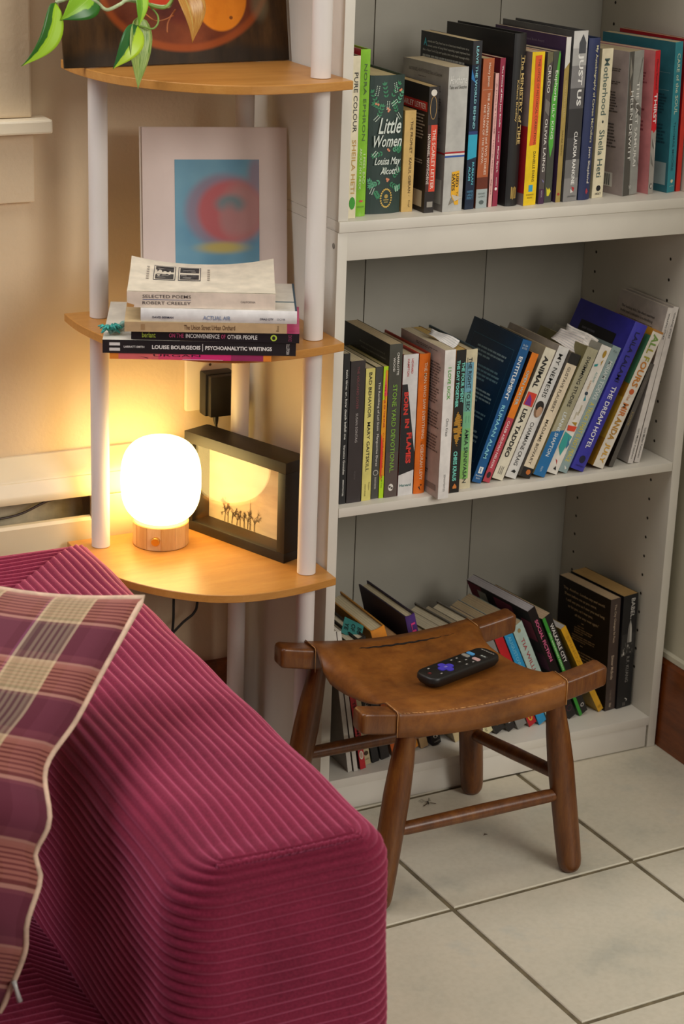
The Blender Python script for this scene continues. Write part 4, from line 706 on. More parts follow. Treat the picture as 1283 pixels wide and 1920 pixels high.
# cross-section of the arm: foot of the left side, over the top, foot of the right side
def section(step=PITCH_R/8):
    pts = []       # (x, z, nx, nz, s)
    z = 0.02; zt = ZT-RR
    n = int((zt-z)/step)
    for i in range(n): pts.append((XL, z+(zt-z)*i/n, -1, 0))
    m = int(RR*math.pi/2/step)
    for i in range(m): q = math.pi/2*i/m; pts.append((XL+RR-RR*math.cos(q), zt+RR*math.sin(q), -math.cos(q), math.sin(q)))
    w = XR-XL-2*RR; k = int(w/step)
    for i in range(k): pts.append((XL+RR+w*i/k, ZT, 0, 1))
    for i in range(m): q = math.pi/2*i/m; pts.append((XR-RR+RR*math.sin(q), zt+RR*math.cos(q), math.sin(q), math.cos(q)))
    for i in range(n+1): pts.append((XR, zt-(zt-z)*i/n, 1, 0))
    return pts
sec = section()
def arc_s(i):
    return arc_len[i]
arc_len = [0]
for a, b in zip(sec, sec[1:]): arc_len.append(arc_len[-1]+math.hypot(b[0]-a[0], b[1]-a[1]))
i_l = next(i for i, p in enumerate(sec) if p[1] > ZT-RR-1e-6)          # left side ends
s_z0 = 0.0
def bulge_out(z): return 0.010*math.sin(math.pi*min(1, max(0, z/ZT)))   # sides belly out a little
bm = bmesh.new(); rings = []
NS = 56
for k in range(NS+1):
    ring = []
    for i, (x, z, nx, nz) in enumerate(sec):
        yend = YB-(XR-x)*0.98 if x < XR-0.002 else YB               # mitred to the back rest
        y = YF+RR+(yend-YF-RR)*k/NS
        r = rib(arc_len[i])
        bo = bulge_out(z) if nx < -0.5 or nx > 0.5 else 0
        crown = 0.006*math.sin(math.pi*(x-XL)/(XR-XL))*min(1, k/6) if nz > 0.5 else 0
        o = r+bo+wob(x, y, z)+crown
        ring.append(bm.verts.new((x+nx*o, y, z+nz*o)))
    rings.append(ring)
for A, B in zip(rings, rings[1:]):
    for i in range(len(sec)-1): bm.faces.new((A[i], A[i+1], B[i+1], B[i]))
sofap('arm', bm)
# front panel: horizontal ribs that run round the rounded upright corners
def path(inset, n=8, m=24):
    r = max(0.0005, RR-inset); xl, xr, yf = XL+inset, XR-inset, YF+inset*RF/RR; out = []; ry = YF+RR-yf
    for i in range(n): q = math.pi/2*i/n; out.append((xl+r-r*math.cos(q), yf+ry-ry*math.sin(q), -math.cos(q), -math.sin(q)))
    for i in range(m+1): out.append((xl+r+(xr-xl-2*r)*i/m, yf, 0, -1))
    for i in range(n): q = math.pi/2*(i+1)/n; out.append((xr-r+r*math.sin(q), yf+ry-ry*math.cos(q), math.sin(q), -math.cos(q)))
    return out
bm = bmesh.new(); rings = []
for i, (x, z, nx, nz) in enumerate(sec):
    if x > XL+RR+1e-6: break
    ins = x-XL; r = rib(arc_len[i]); ring = []
    for j, (px, py, qx, qy) in enumerate(path(ins)):
        hn = -nx                     # how much of the normal is horizontal
        bo = bulge_out(z)*(1 if hn > 0.5 else 0)
        o = r+bo+wob(px, py, z)
        ring.append(bm.verts.new((px+qx*hn*o, py+qy*hn*o, z+nz*o)))
    rings.append(ring)
for A, B in zip(rings, rings[1:]):
    for j in range(len(A)-1): bm.faces.new((A[j], A[j+1], B[j+1], B[j]))
sofap('front_panel', bm)
bm = bmesh.new(); rings = []
for k in range(5):
    ring = []
    for i, (x, z, nx, nz) in enumerate(sec):
        if nz < 0.5 or x < XL+RR-0.004 or x > XR-RR+0.004: continue
        y = YF+RF*0.8+(RR-RF*0.8+0.002)*k/4
        o = rib(arc_len[i])+wob(x, y, z)-(0.004 if k == 0 else 0.0)
        ring.append(bm.verts.new((x, y, ZT+o)))
    rings.append(ring)
for A, B in zip(rings, rings[1:]):
    for i in range(len(A)-1): bm.faces.new((A[i], A[i+1], B[i+1], B[i]))
sofap('top_edge', bm)
# raised seam along the top front edge, pinched by the ribs
bm = bmesh.new(); pts = []; rad = []
for k in range(121):
    x = XL+RR*0.85+(XR-XL-RR*1.7)*k/120
    pts.append((x, YF+RF*0.55, ZT-0.0020+0.0006*math.sin(k*0.9))); rad.append(0.0026+0.0006*math.sin(k*1.9))
tube(bm, pts, rad, 8); sofap('seam', bm)
# back rest running to the left along the wall, mitred into the arm
bm = bmesh.new(); rings = []
YBF = YB-(XR-XL)
prof = []
n = 40
for i in range(n): prof.append((YBF, 0.1+(ZT-RR-0.1)*i/n, -1, 0))
m = 38
for i in range(m): q = math.pi/2*i/m; prof.append((YBF+RR-RR*math.cos(q), ZT-RR+RR*math.sin(q), -math.cos(q), math.sin(q)))
k = int((YB-YBF-2*RR)/(PITCH_R/8))
for i in range(k): prof.append((YBF+RR+(YB-YBF-2*RR)*i/k, ZT, 0, 1))
for i in range(m): q = math.pi/2*i/m; prof.append((YB-RR+RR*math.sin(q), ZT-RR+RR*math.cos(q), math.sin(q), math.cos(q)))
for i in range(n+1): prof.append((YB, ZT-RR-(ZT-RR-0.02)*i/n, 1, 0))
pl = [0]
for a, b in zip(prof, prof[1:]): pl.append(pl[-1]+math.hypot(b[0]-a[0], b[1]-a[1]))
for kx in range(31):
    ring = []
    for i, (y, z, ny, nz) in enumerate(prof):
        xe = XR-(YB-y)*1.02
        x = xe+(-1.55-xe)*kx/30
        o = rib(pl[i]+0.002)+wob(x, y, z)
        ring.append(bm.verts.new((x, y+ny*o, z+nz*o)))
    rings.append(ring)
for A, B in zip(rings, rings[1:]):
    for i in range(len(prof)-1): bm.faces.new((A[i], A[i+1], B[i+1], B[i]))
sofap('back_rest', bm)
# seat cushion, ribs running left to right
SZ = 0.205
bm = bmesh.new(); NY = int((YBF-0.006-(YF-0.05))/(PITCH_R/8)); V = []
for i in range(NY+1):
    y = YF-0.05+(YBF-0.006-(YF-0.05))*i/NY
    row = []
    for j in range(21):
        x = -1.55+(XL-0.012+1.55)*j/20
        e = min((XL-0.012-x), (y-(YF-0.05)), 0.05)/0.05
        dz = -0.03*(1-math.sqrt(max(0, 1-(1-max(0, e))**2)))
        row.append(bm.verts.new((x, y, SZ+dz+rib(y)+wob(x, y, 0)*2)))
    V.append(row)
for i in range(NY):
    for j in range(20): bm.faces.new((V[i][j], V[i+1][j], V[i+1][j+1], V[i][j+1]))
sofap('seat_cushion', bm)
bm = bmesh.new(); box(bm, -1.55, XL-0.013, YF-0.045, YBF-0.01, 0.02, SZ-0.034); sofap('seat_base', bm, False)

# ------------------------------------------------------------------ plaid cushion
t = NT('plaid_cotton'); uvn = t.n('ShaderNodeTexCoord'); sep = t.n('ShaderNodeSeparateXYZ'); t.l(uvn.outputs['UV'], sep.inputs[0])
U = t.math('FRACT', t.math('MULTIPLY', sep.outputs[0], 4.6)); Vv = t.math('FRACT', t.math('MULTIPLY', sep.outputs[1], 4.7))
def stripes(a, b, n, c1, c2, w=0.55):
    out = []
    for k in range(n):
        p = a+(b-a)*k/n; out += [(p, c1), (p+(b-a)/n*w, c2)]
    return out
weft = t.ramp(Vv, [(0.0, '#d8a08a'), (0.03, '#c98470')]+stripes(0.06, 0.40, 7, '#c27e68', '#743a24', 0.62)+[(0.42, '#d8a08a'), (0.46, '#83424c'), (0.50, '#6c2e3e'), (0.9, '#83424c'), (0.96, '#7d3c46')], 'CONSTANT')
warp = t.ramp(U, [(0.0, '#5e2836'), (0.10, '#6c3444'), (0.36, '#5e2836'), (0.50, '#c4b494'), (0.53, '#6c6654')]+stripes(0.56, 0.88, 5, '#8c866e', '#45433a', 0.55)+[(0.90, '#6c6654'), (0.94, '#c8bc9e'), (0.97, '#86486a')], 'CONSTANT')
vmask = t.math('LESS_THAN', Vv, 0.46); umask = t.math('MULTIPLY', t.math('GREATER_THAN', U, 0.50), t.math('LESS_THAN', U, 0.97))
both = t.math('MULTIPLY', vmask, umask)
c = t.mix(0.5, weft, warp)
c = t.mix(t.math('MULTIPLY', both, 0.38), c, '#c4b48a')
wv = t.n('ShaderNodeTexChecker'); wv.inputs['Scale'].default_value = 420; wv.inputs['Color1'].default_value = (0.75, 0.75, 0.75, 1); wv.inputs['Color2'].default_value = (1.1, 1.1, 1.1, 1)
t.l(uvn.outputs['UV'], wv.inputs['Vector'])
c = t.mix(0.45, c, wv.outputs[0], 'MULTIPLY')
t.bump(t.noise(t.coord('Object'), 600, 2), 0.2, 0.0006)
PLAID = t.base(c, 0.85, 0.15); t.b.inputs['Sheen Weight'].default_value = 0.15
PIPING = textured('beige_piping', '#d9b9a0', 0.8, 60, 0.1, 900, 0.2, 0.0004)
cu = thing('cushion', 'plaid cushion in maroon, pink and grey with beige piping, leaning on the sofa arm', 'cushion', (-0.75, -0.55, 0.3))
edge = catmull([(-0.4474, -0.4346, 0.585), (-0.5272, -0.5137, 0.54), (-0.575, -0.565, 0.515), (-0.6227, -0.6074, 0.49), (-0.6347, -0.6526, 0.455), (-0.65, -0.6508, 0.42), (-0.6479, -0.6601, 0.395), (-0.6664, -0.6709, 0.355), (-0.6674, -0.6634, 0.315), (-0.689, -0.650, 0.245)], 6)
cl = [0]
for a, b in zip(edge, edge[1:]): cl.append(cl[-1]+(b-a).length)
CLEN = cl[-1]
def edge_at(s):
    s = max(0, min(1, s))*CLEN
    for i in range(len(cl)-1):
        if cl[i+1] >= s: 
            q = (s-cl[i])/max(1e-9, cl[i+1]-cl[i]); return edge[i].lerp(edge[i+1], q)
    return edge[-1]
LEFT = Vector((-0.90, 0.36, 0.10)).normalized()
DOWN = (edge[-1]-edge[0]).normalized()
NRM = LEFT.cross(DOWN).normalized()
if NRM.y > 0: NRM = -NRM
CW = 0.46
def cush(u, v, sgn):
    p = edge_at(v)+LEFT*(CW*u)
    sag = -0.009*math.sin(math.pi*min(1, u*2.2))*(1-v)**3
    b = (math.sin(math.pi*min(1, max(0, u)))**0.55)*(math.sin(math.pi*min(1, max(0, v)))**0.55)
    return p+Vector((0, 0, sag))+NRM*(sgn*0.078*b*(1 if sgn > 0 else 0.45))+NRM*(0.004*math.sin(u*14+v*9)*b)
bm = bmesh.new(); ul = bm.loops.layers.uv.new('UVMap')
grid(bm, lambda u, v: cush(u, v, 1), 36, 48, 0, ul)
grid(bm, lambda u, v: cush(u, v, -1), 24, 32, 0, ul)
bmesh.ops.remove_doubles(bm, verts=bm.verts, dist=0.0004)
o = mk('cover', bm, PLAID, cu, True, recalc=True); o.location = (0.75, 0.55, -0.3)
bm = bmesh.new()
pts = [cush(1-i/20, 0, 1) for i in range(20)]+[cush(0, i/50, 1) for i in range(51)]+[cush(i/20, 1, 1) for i in range(1, 21)]
tube(bm, pts, 0.0033, 10); o = mk('piping', bm, PIPING, cu, True); o.location = (0.75, 0.55, -0.3)
zp = edge_at(0.93)
bm = bmesh.new(); tube(bm, [zp+NRM*0.006, zp+NRM*0.007+Vector((0.002, -0.002, -0.010)), zp+NRM*0.007+Vector((0.005, -0.003, -0.024))], [0.003, 0.0022, 0.0032], 8)
o = mk('zip_pull', bm, textured('grey_metal', '#b4b0aa', 0.3, 40, 0.1), cu, True); o.location = (0.75, 0.55, -0.3)

# ------------------------------------------------------------------ stool
st = thing('stool', 'dark wooden four-legged stool with a worn brown leather saddle seat', 'stool', (0.1, -0.15, 0))
def stp(name, bm, m, sm=None):
    o = mk(name, bm, m, st); o.location = (-0.1, 0.15, 0)
    if sm: sharp(o, sm)
    return o
t = NT('worn_brown_leather'); v = t.coord('Object')
f = t.noise(v, 10, 6, 0.65); f2 = t.noise(v, 55, 5, 0.7)
c = t.ramp(f, [(0.28, '#5a2f0e'), (0.48, '#7e4615'), (0.62, '#96591f'), (0.78, '#b07a3a')])
c = t.mix(0.3, c, t.ramp(f2, [(0.3, '#4a260c'), (0.7, '#a8702e')]))
t.bump(f2, 0.25, 0.0012)
LEATHER = t.base(c, 0.42)
EDGE = textured('rubbed_leather_edge', '#a87848', 0.5, 80, 0.25)
nL, nR = Vector((-0.0765, -0.2670, 0.306)), Vector((0.294, -0.2600, 0.306))
fL, fR = Vector((-0.0845, -0.0375, 0.306)), Vector((0.2735, -0.0525, 0.306))
RH, RD = 0.031, 0.030
def sag(u): return -0.020*(1-(2*u-1)**2)
def rail(name, A, B, s):
    ax = (B-A).normalized(); pr = Vector((-ax.y, ax.x, 0)); bm = bmesh.new(); rings = []
    N = 30; sect = []
    for cx, cz, q0 in ((1, 1, 0), (-1, 1, 90), (-1, -1, 180), (1, -1, 270)):
        for k in range(4):
            q = math.radians(q0+k*30); rr = 0.0045
            sect.append((cx*(RD/2-rr)+rr*math.cos(q), cz*(RH/2-rr)+rr*math.sin(q)))
    L = (B-A).length
    for i in range(-3, N+4):
        u = min(1, max(0, i/N)); e = 1.0; ext = 0
        if i < 0: e = (0.985, 0.93, 0.80)[-i-1]; ext = -(0.0025, 0.005, 0.007)[-i-1]
        if i > N: e = (0.985, 0.93, 0.80)[i-N-1]; ext = (0.0025, 0.005, 0.007)[i-N-1]
        p = A+ax*(L*u+ext)+Vector((0, 0, sag(u)-RH/2))
        rings.append([bm.verts.new(p+pr*(y*e)+Vector((0, 0, z*e))) for y, z in sect])
    for P_, Q_ in zip(rings, rings[1:]):
        for k in range(len(sect)): bm.faces.new((P_[k], P_[(k+1) % len(sect)], Q_[(k+1) % len(sect)], Q_[k]))
    bm.faces.new(rings[0]); bm.faces.new(rings[-1])
    return stp('seat_rail', bm, STOOLWOOD, 45)
rail('n', nL, nR, 1); rail('f', fL, fR, 1)
def rail_pt(A, B, u): return A.lerp(B, u)+Vector((0, 0, sag(u)))
U0, U1 = 0.118, 0.835
def leather(uu, vv):
    """uu across the seat (left to right), vv round the wrap: near rail face -> seat -> far rail face"""
    u = U0+(U1-U0)*uu
    n, f = rail_pt(nL, nR, u), rail_pt(fL, fR, u); d = (f-n); d.z = 0; d.normalize(); T = 0.0028
    hr = RD/2+T
    seq = [n-d*hr+Vector((0, 0, -RH-T)), n-d*hr+Vector((0, 0, -RH*0.5)), n-d*hr+Vector((0, 0, -0.004)), n-d*(hr-0.003)+Vector((0, 0, T*0.7)), n+Vector((0, 0, T)), n+d*hr+Vector((0, 0, T))]
    m = 9
    for k in range(1, m):
        q = k/m; p = (n+d*hr).lerp(f-d*hr, q)+Vector((0, 0, T-0.010*math.sin(math.pi*q)))
        e = min(uu, 1-uu)
        if e < 0.10:
            dd = 1-e/0.10
            p += Vector((0, 0, -0.030*dd**1.8*min(1.0, 0.25+q)*min(1.0, 7*(1-q))*min(1.0, 7*q)))
            p += (nR-nL).normalized()*((-1 if uu < 0.5 else 1)*0.007*math.sin(math.pi*dd))
        seq.append(p)
    seq += [f-d*hr+Vector((0, 0, T)), f+Vector((0, 0, T)), f+d*(hr-0.003)+Vector((0, 0, T*0.7)), f+d*hr+Vector((0, 0, -0.004)), f+d*hr+Vector((0, 0, -RH-T))]
    x = vv*(len(seq)-1); i = min(int(x), len(seq)-2); return seq[i].lerp(seq[i+1], x-i)
bm = bmesh.new(); grid(bm, leather, 48, 18)
for q in bm.faces: q.smooth = True
o = stp('leather_seat', bm, [LEATHER, EDGE], None); 
for p in o.data.polygons: p.use_smooth = True
md = o.modifiers.new('thickness', 'SOLIDIFY'); md.thickness = 0.0024; md.offset = -1; md.use_rim = True
# tear along the far rail and rubbed crease along the near edge
def on_seat(u, q):
    n, f = rail_pt(nL, nR, u), rail_pt(fL, fR, u); d = (f-n); d.z = 0; d.normalize(); hr = RD/2+0.0028
    return (n+d*hr).lerp(f-d*hr, q)+Vector((0, 0, 0.0031-0.010*math.sin(math.pi*q)))
bm = bmesh.new(); pts = [on_seat(0.30+0.42*k/40, 0.99+0.004*math.sin(k*1.3))+Vector((0, 0, 0.0003)) for k in range(41)]
tube(bm, pts, [0.0002+0.0013*math.sin(math.pi*min(1, k/34))**0.7+0.0002*math.sin(k*2.1) for k in range(40)]+[0.0002], 6, 0, 1)
stp('tear', bm, paint('#1a0e06', 0.9), 60)
bm = bmesh.new(); random.seed(4)
for k in range(46):
    u = U0+0.004+(U1-U0-0.012)*(k+random.random()*0.6)/46
    p = rail_pt(nL, nR, u)+Vector((0.0, -(RD/2+0.0022), 0.0016)); ln = 0.003+random.random()*0.005
    tube(bm, [p, p+Vector((ln*0.5, 0, sag(u+0.01)-sag(u))*1), p+Vector((ln, 0.0, (sag(u+0.02)-sag(u))))], [0.0003, 0.0007, 0.0003], 5)
o = stp('rubbed_edge', bm, EDGE); o['kind'] = 'stuff'
for u in (U0, U1):
    for A, B in ((nL, nR), (fL, fR)):
        p = rail_pt(A, B, u); bm = bmesh.new(); d = Vector((0, 1, 0)); hr = RD/2+0.0031
        tube(bm, [p-d*hr+Vector((0, 0, -RH-0.002)), p-d*hr+Vector((0, 0, 0)), p-d*(hr-0.003)+Vector((0, 0, 0.0032)), p+d*(hr-0.003)+Vector((0, 0, 0.0032)), p+d*hr+Vector((0, 0, 0)), p+d*hr+Vector((0, 0, -RH-0.002))], 0.0006, 6)
        stp('leather_edging', bm, EDGE, 60)
LEGS = {'FR': ((0.224, -0.2620, 0.272), (0.259, -0.283, 0.0)), 'FL': ((-0.006, -0.2660, 0.272), (-0.0405, -0.2665, 0.0)), 'BL': ((-0.027, -0.040, 0.272), (-0.073, -0.033, 0.0)), 'BR': ((0.211, -0.050, 0.272), (0.249, -0.022, 0.0))}
def leg_pt(k, z):
    a, b = Vector(LEGS[k][0]), Vector(LEGS[k][1]); return b.lerp(a, z/0.272)
for k in ('FR', 'FL', 'BR', 'BL'):
    zs = (0.0004, 0.003, 0.009, 0.018, 0.05, 0.11, 0.17, 0.215, 0.245, 0.275)
    rs = (0.0085, 0.0125, 0.0158, 0.0172, 0.0178, 0.0182, 0.0184, 0.0165, 0.0138, 0.0118)
    pts = []
    for z in zs:
        p = leg_pt(k, z); p.z = z; pts.append(p)
    bm = bmesh.new(); tube(bm, pts, rs, 20)
    # keep the foot level with the floor
    o = stp('leg', bm, STOOLWOOD, 60)
    zmin = min(v.co.z for v in o.data.vertices)
    for v in o.data.vertices:
        if v.co.z < 0.0: v.co.z = 0.0002
def rod(a, za, b, zb, r=0.0095):
    A, B = leg_pt(a, za), leg_pt(b, zb); bm = bmesh.new()
    tube(bm, [A.lerp(B, q) for q in (0.02, 0.10, 0.5, 0.90, 0.98)], [r*0.86, r, r*1.08, r, r*0.86], 16); stp('stretcher', bm, STOOLWOOD, 60)
rod('FL', 0.115, 'FR', 0.122); rod('BR', 0.108, 'FR', 0.148); rod('BL', 0.128, 'BR', 0.128); rod('BL', 0.085, 'FL', 0.090)

# ------------------------------------------------------------------ remote control
rc = thing('remote_control', 'black remote control with a purple direction pad, lying on the leather stool seat', 'remote', (0.120, -0.175, 0.2842), (math.radians(0.5), math.radians(0.5), math.radians(17.5)))
bm = bmesh.new()
RL, RW, RT = 0.1385, 0.0405, 0.0165
def rr_outline(L, W, r, n=5):
    out = []
    for cx, cy, q0 in ((1, 1, 0), (-1, 1, 90), (-1, -1, 180), (1, -1, 270)):
        for k in range(n+1):
            q = math.radians(q0+90*k/n); out.append((cx*(L/2-r)+r*math.cos(q), cy*(W/2-r)+r*math.sin(q)))
    return out
lv = [(0.88, 0.74, 0.0), (0.955, 0.90, 0.003), (1.0, 1.0, 0.0085), (0.995, 0.99, 0.0135), (0.98, 0.95, 0.0158), (0.965, 0.92, 0.0165)]
rings = [[bm.verts.new((x, y, z)) for x, y in rr_outline(RL*a, RW*b, 0.0125)] for a, b, z in lv]
for A, B in zip(rings, rings[1:]):
    for k in range(len(A)): bm.faces.new((A[k], A[(k+1) % len(A)], B[(k+1) % len(A)], B[k]))
bm.faces.new(rings[0][::-1]); bm.faces.new(rings[-1])
o = mk('body', bm, BLACK, rc); sharp(o, 35)
def button(name, x, y, L, W, col, h=0.0012, r=None):
    bm = bmesh.new(); prism(bm, rr_outline(L, W, r or min(L, W)*0.45, 4), 'z', 0, h)
    bmesh.ops.translate(bm, verts=bm.verts, vec=(x, y, RT-0.0002)); o = mk(name, bm, paint(col, 0.4), rc); sharp(o, 40); return o
# local x runs along the remote; the near-left end holds the power key
bm = bmesh.new(); pad = []
for k in range(4):
    q = k*math.pi/2+math.pi/4
for L, W in ((0.0255, 0.0105), (0.0105, 0.0255)):
    prism(bm, rr_outline(L, W, 0.0038, 4), 'z', RT-0.0002, RT+0.0013 if L > W else RT+0.0012)
bmesh.ops.translate(bm, verts=bm.verts, vec=(-0.026, 0, 0)); dp = mk('direction_pad', bm, paint('#4a3fc0', 0.45), rc)
P = Print(); P.text('OK', '#b9b4ec', (-0.0295, -0.002, RT+0.0016), (0.85, 0.0, 0), (0, 1, 0), 0.007, 0.0035, 0.02); P.done('key_print', dp)
for x, y, L, W, c_ in ((-0.058, 0.0, 0.006, 0.006, '#4a2220'), (-0.049, 0.011, 0.007, 0.0045, '#2a2624'), (-0.046, -0.011, 0.007, 0.0045, '#2a2624'), (-0.003, 0.011, 0.006, 0.005, '#2a2826'), (0.008, 0.011, 0.005, 0.005, '#2a2826'),
                       (0.002, 0.0, 0.008, 0.006, '#2a2826'), (0.004, -0.0115, 0.008, 0.006, '#2a2826'), (0.014, -0.001, 0.006, 0.005, '#2a2826'), (0.017, -0.012, 0.005, 0.005, '#2a2826')):
    button('button', x, y, L, W, c_, 0.0008)
for x, y, c_ in ((0.026, 0.0105, '#9a968c'), (0.036, 0.0105, '#58a4dc'), (0.028, -0.0075, '#d0a8a4'), (0.042, -0.0085, '#3a3836')):
    button('app_button', x, y, 0.0075, 0.0125, c_, 0.0010, 0.0025)
P = Print(); N0 = RT+0.0012
for x, y in ((-0.049, 0.011), (-0.046, -0.011), (-0.003, 0.011), (0.008, 0.011), (0.002, 0), (0.004, -0.0115), (0.014, -0.001), (0.017, -0.012)):
    P.poly([(x-0.0016, y-0.001, N0-0.0002), (x+0.0016, y-0.001, N0-0.0002), (x+0.0016, y+0.001, N0-0.0002), (x-0.0016, y+0.001, N0-0.0002)], '#c9c4bc')
P.poly([(-0.0595, -0.0012, N0-0.0002), (-0.0565, -0.0012, N0-0.0002), (-0.0565, 0.0012, N0-0.0002), (-0.0595, 0.0012, N0-0.0002)], '#8a3030')
for k in range(6): P.poly([(0.0592, 0.012-0.0042*k, RT+0.0002), (0.0592, 0.0088-0.0042*k, RT+0.0002), (0.0612, 0.0088-0.0042*k, RT+0.0002), (0.0612, 0.012-0.0042*k, RT+0.0002)], '#9a958c')
P.text('hulu', '#e6f2e6', (0.0405, -0.0045, N0+0.0001), (0, -1, 0), (1, 0, 0), 0.008, 0.0028, 0.01)
P.done('key_print', rc)

# ------------------------------------------------------------------ table lamp
LX, LY, LZ = -0.1785, 0.184, 0.3943
lp = thing('table_lamp', 'glowing white globe lamp on a round bamboo base with a gold knob', 'lamp', (LX, LY, LZ))
bm = bmesh.new(); lathe(bm, [(0.0, 0.0), (0.0392, 0.0), (0.0402, 0.001), (0.0402, 0.0345), (0.0392, 0.0355), (0.0, 0.0355)], 40)
o = mk('base', bm, BAMBOO, lp); sharp(o, 35)
for k in range(12):                                   # the glued bamboo staves
    q = 2*math.pi*(k+0.3)/12; bm = bmesh.new()
    n = 5; w = 2*math.pi/12*0.96
    ring0 = []
    for i in range(n+1):
        a = q+w*i/n; ring0.append((0.04055*math.cos(a), 0.04055*math.sin(a)))
    ring1 = [(x*0.98, y*0.98) for x, y in ring0]
    prism(bm, ring0+ring1[::-1], 'z', 0.0012, 0.0343)
    mk('stave', bm, wood('bamboo_stave_%d' % (k % 4), *[('#c08a4c', '#cc9a5c', '#d8aa70'), ('#d0a062', '#daac70', '#e2bc88'), ('#c69050', '#d09e60', '#dab074'), ('#d0a068', '#d8ac76', '#e0b888')][k % 4], 0.4, (30, 30, 3), 3), lp)
t = NT('lit_opal_glass')
t.b.inputs['Emission Color'].default_value = (1.0, 0.70, 0.24, 1); t.b.inputs['Emission Strength'].default_value = 7.6
OPAL = t.base('#f4ead8', 0.25)
prof = []
for k in range(33):
    q = -math.pi/2+math.pi*k/32
    cx, sx = math.cos(q), math.sin(q)
    e = 0.72
    r = 0.0578*abs(cx)**e; z = 0.0635*(abs(sx)**e)*(1 if sx > 0 else -1)
    if z < -0.060: continue
    prof.append((max(r, 0.0 if k == 32 else 0.0005) if k < 32 else 0.0, 0.0355+0.060+z))
bm = bmesh.new(); lathe(bm, prof, 48); mk('globe', bm, OPAL, lp, True)
kd = Vector((-math.sin(0.55), -math.cos(0.55), 0))
bm = bmesh.new(); lathe(bm, [(0.0, 0), (0.0058, 0), (0.0062, 0.001), (0.0062, 0.006), (0.0055, 0.0068), (0, 0.0068)], 24)
bm.transform(Matrix.Translation(kd*0.0402+Vector((0, 0, 0.0165))) @ kd.to_track_quat('Z', 'Y').to_matrix().to_4x4())
g = NT('brass'); g.b.inputs['Metallic'].default_value = 0.9
o = mk('knob', bm, g.base('#d8a44a', 0.3), lp); sharp(o, 35)

# ------------------------------------------------------------------ black shadow-box frame
fd = Vector((-0.3638, 0.9315, 0)); fn = Vector((-0.9315, -0.3638, 0))      # along the front edge (to the far end) and out of the glass
FO = Vector((-0.0495, 0.039, 0.3943)); FL_, FH, FDp, FB = 0.2045, 0.1500, 0.046, 0.0165
fr = thing('picture_frame', 'deep black shadow-box frame with a pale sky photograph behind glass, beside the lamp', 'frame', FO)
ang = math.atan2(fd.y, fd.x); fr.rotation_euler = (0, 0, ang)
# local x along fd, local y = +out of glass side? (x -> fd, y -> rot90(fd) = (-fd.y, fd.x) = (-0.93,-0.36) = fn)
bm = bmesh.new()
for b in ((0, FL_, -FDp, 0, FH-FB, FH), (0, FL_, -FDp, 0, 0, FB*0.85), (0, FB*0.9, -FDp, 0, FB*0.85, FH-FB), (FL_-FB*1.1, FL_, -FDp, 0, FB*0.85, FH-FB)): box(bm, *b, 0, 0.0008)
o = mk('moulding', bm, BLACKPAINT, fr); o['kind'] = 'stuff'; sharp(o, 30)
bm = bmesh.new(); box(bm, 0.001, FL_-0.001, -FDp-0.003, -FDp, 0.001, FH-0.001); mk('backing', bm, BLACKPAINT, fr)
t = NT('dusk_sky_photograph'); v = t.coord('Object'); sp = t.n('ShaderNodeSeparateXYZ'); t.l(v, sp.inputs[0])
c = t.ramp(t.math('MULTIPLY', sp.outputs[2], 7.0), [(0.1, '#e6d2b4'), (0.35, '#d6bea4'), (0.6, '#b89c8a'), (0.95, '#8f7a72')])
mp = t.coord('Object', (8, 8, 26)); c = t.mix(0.3, c, t.ramp(t.noise(mp, 2.2, 4), [(0.35, '#9a8070'), (0.65, '#e6d2b4')]))
bm = bmesh.new(); box(bm, FB*0.9, FL_-FB*1.1, -FDp+0.010, -FDp+0.0115, FB*0.85, FH-FB); ph = mk('photograph', bm, t.base(c, 0.6), fr)
bm = bmesh.new(); y0 = -FDp+0.0122; random.seed(12)
def twig(bm, x, z, a, L, r, lvl):
    x1, z1 = x+L*math.cos(a), z+L*math.sin(a)
    w = r; nx, nz = -math.sin(a)*w, math.cos(a)*w
    vs = [bm.verts.new((px, y0, pz)) for px, pz in ((x-nx, z-nz), (x1-nx*0.6, z1-nz*0.6), (x1+nx*0.6, z1+nz*0.6), (x+nx, z+nz))]
    bm.faces.new(vs)
    if lvl > 0:
        for k in range(3): twig(bm, x+(x1-x)*(0.45+0.55*random.random()), z+(z1-z)*(0.5+0.5*random.random()), a+random.uniform(-1.0, 1.0), L*random.uniform(0.45, 0.7), r*0.7, lvl-1)
for x, n in ((0.146, 4), (0.153, 4), (0.138, 3), (0.113, 4), (0.106, 3), (0.128, 3), (0.092, 3), (0.121, 3)):
    twig(bm, x, 0.0150, math.pi/2+random.uniform(-0.15, 0.15), 0.013+0.008*random.random(), 0.0006, n)
vs = [bm.verts.new((px, y0, pz)) for px, pz in ((0.1000, 0.015), (0.1014, 0.015), (0.1008, 0.066))]; bm.faces.new(vs)
for k in range(12):
    z = 0.024+k*0.003; w = 0.0022*(1-k/15)
    vs = [bm.verts.new((px, y0, pz)) for px, pz in ((0.1007-w, z), (0.1007+w, z+0.0006), (0.1007+w, z+0.0011), (0.1007-w, z+0.0004))]; bm.faces.new(vs)
o = mk('tree_print', bm, paint('#3a2c20', 0.7), fr, recalc=False); o['kind'] = 'stuff'
t = NT('clear_glass'); m = t.m; nt = t.t
tr = t.n('ShaderNodeBsdfTransparent'); gl = t.n('ShaderNodeBsdfGlossy'); gl.inputs['Roughness'].default_value = 0.02
lw = t.n('ShaderNodeLayerWeight'); lw.inputs['Blend'].default_value = 0.5; mx = t.n('ShaderNodeMixShader')
